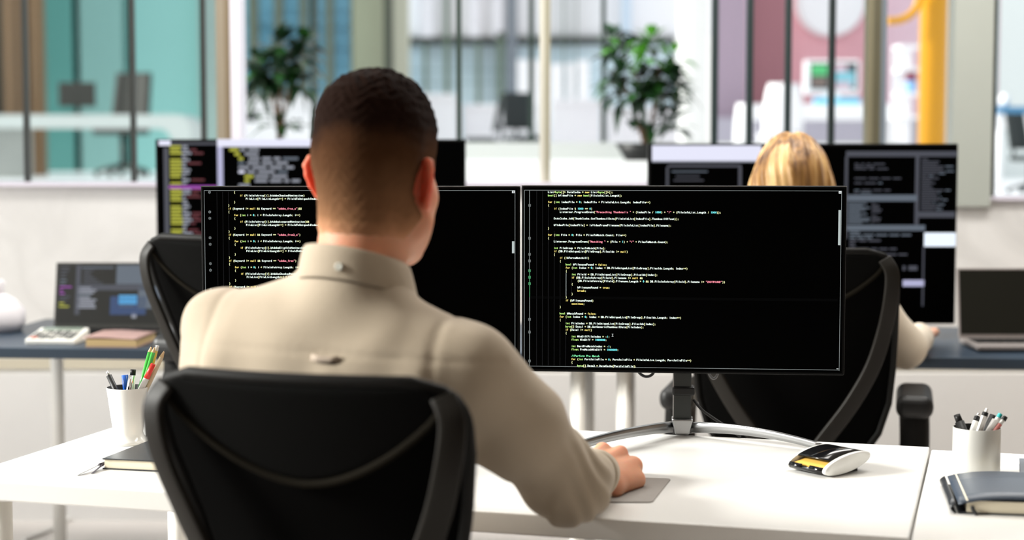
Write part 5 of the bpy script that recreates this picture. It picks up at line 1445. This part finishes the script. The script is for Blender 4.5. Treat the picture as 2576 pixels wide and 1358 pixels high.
for S_, E_, W_ in ((SL, EL, WL), (SR, ER, WR)):
    body.rc(S_, E_, 0.047, 0.036, 0.03); body.rc(E_, W_, 0.037, 0.026, 0.02)
hipL, hipR = T(-0.09, 0.05, 0.55), T(0.11, 0.05, 0.55)
knL, knR = T(-0.13, 0.48, 0.52), T(0.17, 0.46, 0.52)
anL, anR = T(-0.13, 0.50, 0.10), T(0.18, 0.44, 0.10)
for a, b, c in ((hipL, knL, anL), (hipR, knR, anR)):
    body.rc(a, b, 0.072, 0.052, 0.03); body.rc(b, c, 0.05, 0.034, 0.02)
head = Field()
add_head(head, HT, HR, 1.0, ears=False)
head.rc(T(0.018, -0.004, 1.02), HT(0, -0.030, -0.055), 0.064, 0.061, 0.03)
add_head(body, HT, HR, 1.0)
add_hand(body, WR, mcpR, fR, thR, 1.0, HEEL)
add_hand(body, WL, mcpL, fL, thL, 1.0)
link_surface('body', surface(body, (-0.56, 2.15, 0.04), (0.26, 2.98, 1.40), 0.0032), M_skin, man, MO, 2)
for q in (-1, 1):
    m = MB(); c = HT(q * 0.031, 0.083, 0.006)
    m.lathe([(0, -0.0118)] + [(0.0118 * math.cos(a), 0.0118 * math.sin(a)) for a in [(-5 + k) / 6 * PI / 2 for k in range(1, 10)]] + [(0, 0.0118)], 18, tuple(np.array(c) - np.array(MO)), axis=Matrix(HR.tolist()) @ Matrix.Rotation(-PI / 2, 3, 'X'))
    m.build('eye', mat('eye_white', (0.8, 0.78, 0.75), 0.2, var=0.02), man)

# hair: short crop, thick on top and faded to the nape
def hair_thick(q):
    x, y, z = q[:, 0], q[:, 1], q[:, 2]
    sm = lambda a, b, t: np.clip((t - a) / (b - a), 0, 1) ** 2 * (3 - 2 * np.clip((t - a) / (b - a), 0, 1))
    top = sm(0.055, 0.115, z)
    th = 0.0030 + 0.0045 * sm(-0.08, 0.02, z) + 0.011 * top + 0.006 * top * sm(-0.02, 0.07, y)
    # hairline: distance inside the hair region
    line = 0.085 - 0.155 * sm(0.075, -0.02, z) * 1.0
    front = np.where(z > 0.02, (0.082 - 0.040 * (1 - sm(0.03, 0.085, z))) - y, (0.030 - 0.040 * sm(0.02, -0.055, z)) - y)
    low = z + 0.078 - 0.065 * sm(-0.035, 0.02, y)
    ear = np.sqrt(((y + 0.006) / 0.020) ** 2 + ((z + 0.004) / 0.036) ** 2) - 1.0
    ear = np.where(np.abs(x) > 0.05, ear * 0.02, 1.0)
    m_ = np.minimum(np.minimum(front, low), ear)
    return np.clip(m_ * 0.35, -0.004, 1) if False else np.minimum(th, m_ * 0.30) 
def hairf(p):
    q = (p - np.array(HC, dtype=np.float32)) @ HR.astype(np.float32)
    n = 0.0013 * np.sin(260 * q[:, 0] + 6 * np.sin(90 * q[:, 1])) * np.sin(230 * q[:, 1] + 5 * np.sin(110 * q[:, 2])) + 0.0009 * np.sin(400 * q[:, 2] + 4 * np.sin(150 * q[:, 0]))
    top = np.clip((q[:, 2] - 0.06) / 0.07, 0, 1)
    n = n * (0.25 + top) + top * 0.0008 * np.sin(85 * q[:, 0] + 60 * q[:, 1] + 1.3)
    return head(p) - hair_thick(q) - n
hm = mat('brown_hair', (0.03, 0.015, 0.008), 0.9, spec=0.05)
nt = hm.node_tree; b = nt.nodes['Principled BSDF']
tc = nt.nodes.new('ShaderNodeTexCoord'); sp = nt.nodes.new('ShaderNodeSeparateXYZ'); nn = nt.nodes.new('ShaderNodeTexNoise'); nn.inputs['Scale'].default_value = 16; nn.inputs['Detail'].default_value = 5
mr = nt.nodes.new('ShaderNodeMath'); mr.operation = 'MULTIPLY_ADD'; mr.inputs[1].default_value = 0.07
cr = nt.nodes.new('ShaderNodeValToRGB'); mp = nt.nodes.new('ShaderNodeMapRange')
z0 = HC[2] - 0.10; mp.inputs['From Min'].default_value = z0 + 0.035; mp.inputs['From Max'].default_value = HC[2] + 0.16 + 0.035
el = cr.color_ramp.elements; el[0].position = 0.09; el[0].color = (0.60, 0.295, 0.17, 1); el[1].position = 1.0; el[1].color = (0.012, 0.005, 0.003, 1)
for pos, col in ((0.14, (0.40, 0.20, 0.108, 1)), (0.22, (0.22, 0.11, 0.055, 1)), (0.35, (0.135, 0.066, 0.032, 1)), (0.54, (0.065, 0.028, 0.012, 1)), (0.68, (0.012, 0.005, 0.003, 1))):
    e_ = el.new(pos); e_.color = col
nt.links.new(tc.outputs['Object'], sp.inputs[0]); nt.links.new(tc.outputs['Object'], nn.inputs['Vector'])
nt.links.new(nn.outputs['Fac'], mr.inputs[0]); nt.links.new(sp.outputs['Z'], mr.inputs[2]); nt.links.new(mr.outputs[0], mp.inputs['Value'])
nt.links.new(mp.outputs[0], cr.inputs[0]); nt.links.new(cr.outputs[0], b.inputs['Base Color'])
n2 = nt.nodes.new('ShaderNodeTexNoise'); n2.inputs['Scale'].default_value = 420; bp = nt.nodes.new('ShaderNodeBump'); bp.inputs['Strength'].default_value = 0.6; bp.inputs['Distance'].default_value = 0.002
nt.links.new(tc.outputs['Object'], n2.inputs['Vector']); nt.links.new(n2.outputs['Fac'], bp.inputs['Height']); nt.links.new(bp.outputs[0], b.inputs['Normal'])
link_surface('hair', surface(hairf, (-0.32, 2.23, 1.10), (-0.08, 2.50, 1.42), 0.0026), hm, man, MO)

# shirt
NCk = T(0.024, -0.002, 1.117)       # middle of the neck opening
sh = Field()
sh.el(T(0, 0.0, 0.86), (0.178, 0.118, 0.25), AX)
sh.rc(T(-0.125, -0.02, 0.985), T(0.125, -0.02, 0.962), 0.088, 0.088, 0.06)
sh.el(T(0.02, 0.01, 0.60), (0.178, 0.135, 0.16), AX, 0.06)
sh.rc(T(-0.015, -0.012, 1.045), T(-0.165, -0.006, 1.018), 0.060, 0.056, 0.035)
sh.rc(T(0.02, -0.012, 1.045), T(0.165, -0.006, 0.982), 0.060, 0.055, 0.035)
sh.rc(T(0.018, -0.008, 1.05), T(0.024, -0.002, 1.14), 0.078, 0.0695, 0.03)
sh.rc(SL, EL, 0.064, 0.052, 0.03); sh.rc(EL, WL, 0.052, 0.038, 0.025)
sh.rc(SR, SR + (ER - SR) * 0.45, 0.066, 0.063, 0.03); sh.rc(SR + (ER - SR) * 0.45, ER, 0.063, 0.052, 0.03); sh.rc(ER, WR, 0.052, 0.038, 0.03)
fR_ = (WR - ER) / np.linalg.norm(WR - ER); fL_ = (WL - EL) / np.linalg.norm(WL - EL)
def shirtf(p):
    d = sh(p)
    t = np.clip(((p - SR) @ (ER - SR)) / float((ER - SR) @ (ER - SR)), 0, 1)
    d = d - wrinkle(p, 0.0036, 0.7)
    # elbow creases
    de = np.linalg.norm(p - ER.astype(np.float32), axis=1)
    d = d - 0.0035 * np.exp(-(de / 0.10) ** 2) * np.sin(((p - ER) @ np.array((0.35, 0.55, 0.75))) * 170 + 3 * np.sin(p[:, 0] * 60))
    q = (p - np.array((C0[0], C0[1], 0))) @ AX
    # yoke seam and box pleat on the back
    back = (q[:, 1] < -0.02)
    zs = 1.012 - 0.10 * (q[:, 0]) ** 2 - 0.03 * q[:, 0]
    d = d + np.where(back, 0.0016 * np.exp(-((q[:, 2] - zs) / 0.0035) ** 2), 0)
    pl = np.where(back & (q[:, 2] < zs), 1.0, 0.0) * np.clip((zs - q[:, 2]) / 0.03, 0, 1)
    d = d - pl * 0.003 * np.exp(-((q[:, 0] - 0.03) / 0.018) ** 2)
    # shoulder seams (sleeve heads)
    for sx in (-1, 1):
        d = d + np.where((q[:, 2] > 0.9), 0.0022 * np.exp(-((np.abs(q[:, 0] - sx * (0.166 + 0.05 * (1.03 - q[:, 2]))) / 0.006) ** 2)), 0)
    top = (p - NCk.astype(np.float32)) @ np.array((0.09, 0.17, 0.98), dtype=np.float32)
    d = np.maximum(d, top - 0.0)
    for W_, f_ in ((WR, fR_), (WL, fL_)):
        near = np.linalg.norm(p - W_.astype(np.float32), axis=1) < 0.16
        d = np.where(near, np.maximum(d, (p - W_) @ f_ + 0.026), d)
    return d
link_surface('shirt', surface(shirtf, (-0.60, 2.12, 0.46), (0.20, 2.86, 1.14), 0.0045), M_shirt, man, MO, 2)
# collar: stand and turned-down fall
cc = NCk
def collar_pt(a, h, out):
    # a: angle, 0 = nape, goes round to the front; h height; out radial growth
    rx, ry = 0.068 + out, 0.068 + out
    v = AX[:, 0] * math.sin(a) * rx + AX[:, 1] * (-math.cos(a)) * ry
    tilt = 0.010 * math.cos(a) - 0.010 * (1 - math.cos(a)) - 0.007 * math.sin(a)
    return Vector(cc + v + np.array((0, 0, h + tilt))) - Vector(MO)
m = MB()
def ring(fn, nseg=56, amax=2.75): return [fn(-amax + 2 * amax * k / nseg) for k in range(nseg + 1)]
rows = [ring(lambda a: collar_pt(a, -0.022, 0.006)), ring(lambda a: collar_pt(a, 0.0, 0.004)), ring(lambda a: collar_pt(a, 0.020, 0.000)), ring(lambda a: collar_pt(a, 0.0265, 0.0015)), ring(lambda a: collar_pt(a, 0.024, 0.005)),
        ring(lambda a: collar_pt(a, 0.006, 0.0095)), ring(lambda a: collar_pt(a, -0.021 - 0.010 * abs(math.sin(a * 0.55)) ** 2, 0.0125 + 0.006 * abs(math.sin(a * 0.55)) ** 2))]
vs = [p_ for r_ in rows for p_ in r_]; n = len(rows[0]); fs = [(i * n + k, i * n + k + 1, (i + 1) * n + k + 1, (i + 1) * n + k) for i in range(len(rows) - 1) for k in range(n - 1)]
m.add(vs, fs, 0, True); m.build('collar', M_shirt, man, solid=0.002, subd=1)
bpt = collar_pt(0.14, -0.002, 0.0118); bn = (bpt - (Vector(cc) - Vector(MO))); bn.z = 0.2 * bn.length; bn.normalize()
zax = Vector((0, 0, 1)).rotation_difference(bn).to_matrix()
m = MB(); m.lathe([(0, 0.0022), (0.003, 0.0022), (0.0042, 0.003), (0.0054, 0.0022), (0.0056, 0.0008), (0.0045, 0), (0, 0)], 24, tuple(bpt), axis=zax); m.build('collar_button', mat('pearl_button', (0.58, 0.58, 0.52), 0.25, var=0.03), man)
# locker loop at the yoke seam, tape slightly darker than the shirt
lp_ = [T(0.010, -0.1150, 1.006), T(0.022, -0.1165, 1.004), T(0.038, -0.1160, 1.003), T(0.050, -0.1130, 1.004)]
m = MB(); m.tube([Vector(x) - Vector(MO) for x in lp_], 0.0045, prof=[(1, .3), (1, -.3), (-1, -.3), (-1, .3)], up=Vector((0, 0, 1))); m.build('locker_loop', mat('dark_beige_tape', (0.42, 0.34, 0.27), 0.85, var=0.05), man)
# cuffs
for W_, f_, E_ in ((WR, fR_, ER), (WL, fL_, EL)):
    m = MB(); fv = Vector(f_); side = fv.cross(Vector((0, 0, 1))).normalized(); upv = side.cross(fv)
    prof = [(-0.085, 0.0440), (-0.083, 0.0465), (-0.06, 0.0455), (-0.034, 0.0440), (-0.026, 0.0425), (-0.025, 0.0400), (-0.030, 0.0385)]
    vs = []; n = 40
    for (t_, r_) in prof:
        for k in range(n):
            a = 2 * PI * k / n; rr_ = r_ * (1 + 0.02 * math.sin(3 * a))
            vs.append(Vector(W_) - Vector(MO) + fv * t_ + (side * math.cos(a) + upv * math.sin(a) * 0.94) * rr_)
    m.add(vs, [(i * n + k, i * n + (k + 1) % n, (i + 1) * n + (k + 1) % n, (i + 1) * n + k) for i in range(len(prof) - 1) for k in range(n)], 0, True)
    m.build('cuff', M_shirt, man)
# trousers and shoes
M_trou = mat('dark_trouser_cloth', (0.03, 0.033, 0.04), 0.85, spec=0.15, var=0.1)
tr_ = Field(); tr_.el(T(0.02, 0.03, 0.56), (0.175, 0.13, 0.095), AX)
for a, b, c in ((hipL, knL, anL), (hipR, knR, anR)): tr_.rc(a, b, 0.085, 0.064, 0.05); tr_.rc(b, c, 0.062, 0.052, 0.03)
link_surface('trousers', surface(tr_, (-0.50, 2.15, 0.02), (0.26, 2.98, 0.70), 0.009), M_trou, man, MO, 2)
for an in (anL, anR):
    s_ = Field(); fw = AX[:, 1]
    s_.rc(an + fw * -0.03 + np.array((0, 0, -0.055)), an + fw * 0.15 + np.array((0, 0, -0.065)), 0.042, 0.034, 0.0); s_.rc(an, an + np.array((0, 0, -0.05)), 0.045, 0.042, 0.03)
    def sf(p, s_=s_): return np.maximum(s_(p), 0.004 - p[:, 2])
    link_surface('shoe', surface(sf, an - 0.25, an + 0.25, 0.007), M_rubber, man, MO, 1)

# ------------------------------------------------------------------ the woman at the navy desk
WY = math.radians(14); W0 = (0.690, 4.21)
T, AX = frame(W0, WY)
HCw = (0.700, 4.245, 1.165)
HT, HR = head_frame(HCw, math.radians(10), math.radians(8))
woman = thing('person', 'woman with long blonde hair in a cream top, seated behind the right monitor', 'person', (0.715, 4.17, 0))
WO = (0.715, 4.17, 0)
SL, SR = T(-0.160, 0, 0.965), T(0.160, 0, 0.965)
EL, ER = np.array((0.46, 4.37, 0.785)), np.array((0.998, 4.265, 0.775))
WL, WR = np.array((0.56, 4.60, 0.768)), np.array((1.10, 4.535, 0.772))
mk = lambda W_, s: [W_ + np.array((s * (0.03 - 0.020 * i) + (0.028 if s < 0 else 0), 0.080, 0.004)) for i in range(4)]
def mkf(mc): return [[q + np.array((0, 0.036, -0.004)), q + np.array((0, 0.058, -0.014)), q + np.array((0, 0.072, -0.024))] for q in mc]
bw = Field()
bw.el(T(0, 0, 0.82), (0.13, 0.09, 0.22), AX); bw.rc(T(-0.11, 0, 0.95), T(0.11, 0, 0.95), 0.05, 0.05, 0.05)
bw.el(T(0, 0.02, 0.57), (0.16, 0.12, 0.12), AX, 0.05)
bw.rc(T(0, 0, 0.98), HT(0, -0.02, -0.05), 0.05, 0.05, 0.03)
for S_, E_, W_ in ((SL, EL, WL), (SR, ER, WR)): bw.rc(S_, E_, 0.036, 0.030, 0.03); bw.rc(E_, W_, 0.030, 0.022, 0.02)
hp = [(T(-0.09, 0.05, 0.55), T(-0.11, 0.44, 0.52), T(-0.11, 0.44, 0.10)), (T(0.09, 0.05, 0.55), T(0.11, 0.44, 0.52), T(0.11, 0.44, 0.10))]
for a, b, c in hp: bw.rc(a, b, 0.068, 0.05, 0.03); bw.rc(b, c, 0.046, 0.03, 0.02)
add_head(bw, HT, HR, 0.95)
for W_, s in ((WL, 1), (WR, -1)):
    mc = mk(W_, s); add_hand(bw, W_, mc, mkf(mc), [W_ + np.array((s * 0.04, 0.045, -0.006)), W_ + np.array((s * 0.05, 0.07, -0.014)), W_ + np.array((s * 0.045, 0.09, -0.018))], 0.92)
link_surface('body', surface(bw, (0.40, 4.05, 0.04), (1.16, 4.82, 1.32), 0.0055), M_skinF, woman, WO, 1)
for q in (-1, 1):
    m = MB(); c = HT(q * 0.0295, 0.079, 0.006)
    m.lathe([(0, -0.0112)] + [(0.0112 * math.cos(a), 0.0112 * math.sin(a)) for a in [(-5 + k) / 6 * PI / 2 for k in range(1, 10)]] + [(0, 0.0112)], 16, tuple(np.array(c) - np.array(WO)), axis=Matrix(HR.tolist()) @ Matrix.Rotation(-PI / 2, 3, 'X'))
    m.build('eye', mat('eye_white', (0.8, 0.78, 0.75)), woman)
hw_ = Field()
hw_.el(HT(0, -0.012, 0.045), (0.090, 0.108, 0.108), HR)
hw_.rc(HT(0, -0.050, 0.02), HT(0, -0.075, -0.20), 0.075, 0.070, 0.05)
hw_.rc(HT(-0.055, -0.03, 0.0), HT(-0.075, -0.045, -0.22), 0.050, 0.034, 0.03); hw_.rc(HT(0.055, -0.03, 0.0), HT(0.075, -0.045, -0.22), 0.050, 0.034, 0.03)
def hairw(p):
    q = (p - np.array(HCw, dtype=np.float32)) @ HR.astype(np.float32)
    ang = np.arctan2(q[:, 0], -q[:, 1] + 0.02)
    d = hw_(p) - 0.0022 * np.sin(ang * 22 + 3 * np.sin(q[:, 2] * 18)) - 0.0016 * np.sin(ang * 47 + 4 * np.sin(q[:, 2] * 11))
    d = d + 0.006 * np.exp(-(q[:, 0] / 0.006) ** 2) * np.clip((q[:, 2] - 0.05) / 0.05, 0, 1)
    face = 0.045 + 0.3 * (q[:, 2] - 0.05) * (q[:, 2] > 0.05)
    return np.maximum(d, q[:, 1] - face)
hb = mat('blonde_hair', (0.5, 0.3, 0.12), 0.42, spec=0.4)
nt = hb.node_tree; b = nt.nodes['Principled BSDF']
tc = nt.nodes.new('ShaderNodeTexCoord'); mpn = nt.nodes.new('ShaderNodeMapping'); mpn.inputs['Scale'].default_value = (26, 26, 2.2)
nz = nt.nodes.new('ShaderNodeTexNoise'); nz.inputs['Scale'].default_value = 1.0; nz.inputs['Detail'].default_value = 5; nz.inputs['Distortion'].default_value = 0.6
cr = nt.nodes.new('ShaderNodeValToRGB'); el = cr.color_ramp.elements
el[0].position = 0.33; el[0].color = (0.08, 0.030, 0.008, 1); el[1].position = 0.66; el[1].color = (0.60, 0.38, 0.16, 1); e_ = el.new(0.50); e_.color = (0.29, 0.145, 0.042, 1)
nt.links.new(tc.outputs['Object'], mpn.inputs[0]); nt.links.new(mpn.outputs[0], nz.inputs['Vector']); nt.links.new(nz.outputs['Fac'], cr.inputs[0]); nt.links.new(cr.outputs[0], b.inputs['Base Color'])
link_surface('hair', surface(hairw, (0.52, 4.05, 0.88), (0.88, 4.42, 1.36), 0.0036), hb, woman, WO, 1)
bl = Field()
bl.el(T(0, 0, 0.82), (0.158, 0.110, 0.24), AX); bl.rc(T(-0.115, -0.01, 0.945), T(0.115, -0.01, 0.945), 0.075, 0.075, 0.05); bl.el(T(0, 0.01, 0.585), (0.178, 0.138, 0.14), AX, 0.06)
bl.rc(T(0, -0.005, 0.99), T(-0.15, 0, 0.965), 0.052, 0.048, 0.03); bl.rc(T(0, -0.005, 0.99), T(0.15, 0, 0.965), 0.052, 0.048, 0.03)
for S_, E_, W_ in ((SL, EL, WL), (SR, ER, WR)): bl.rc(S_, E_, 0.050, 0.047, 0.03); bl.rc(E_, W_, 0.050, 0.036, 0.025)
fw1 = (WR - ER) / np.linalg.norm(WR - ER); fw2 = (WL - EL) / np.linalg.norm(WL - EL)
def blf(p):
    d = bl(p) - wrinkle(p, 0.003, 1.9)
    d = np.maximum(d, p[:, 2] - 1.028)
    for W_, f_ in ((WR, fw1), (WL, fw2)):
        near = np.linalg.norm(p - W_.astype(np.float32), axis=1) < 0.14
        d = np.where(near, np.maximum(d, (p - W_) @ f_ + 0.02), d)
    return d
link_surface('top', surface(blf, (0.36, 4.02, 0.44), (1.14, 4.72, 1.06), 0.0075), M_blouse, woman, WO, 1)
tw = Field(); tw.el(T(0, 0.03, 0.56), (0.17, 0.13, 0.09), AX)
for a, b, c in hp: tw.rc(a, b, 0.078, 0.06, 0.05); tw.rc(b, c, 0.058, 0.045, 0.03)
link_surface('trousers', surface(tw, (0.40, 4.0, 0.02), (1.08, 4.85, 0.70), 0.009), mat('rust_trouser_cloth', (0.12, 0.05, 0.03), 0.85, spec=0.15, var=0.1), woman, WO, 2)
for a, b, an in hp:
    s_ = Field(); fw = AX[:, 1]
    s_.rc(an + fw * -0.03 + np.array((0, 0, -0.06)), an + fw * 0.13 + np.array((0, 0, -0.068)), 0.036, 0.028, 0.0); s_.rc(an, an + np.array((0, 0, -0.05)), 0.038, 0.036, 0.03)
    def sf(p, s_=s_): return np.maximum(s_(p), 0.004 - p[:, 2])
    link_surface('shoe', surface(sf, an - 0.22, an + 0.22, 0.008), M_rubber, woman, WO, 1)
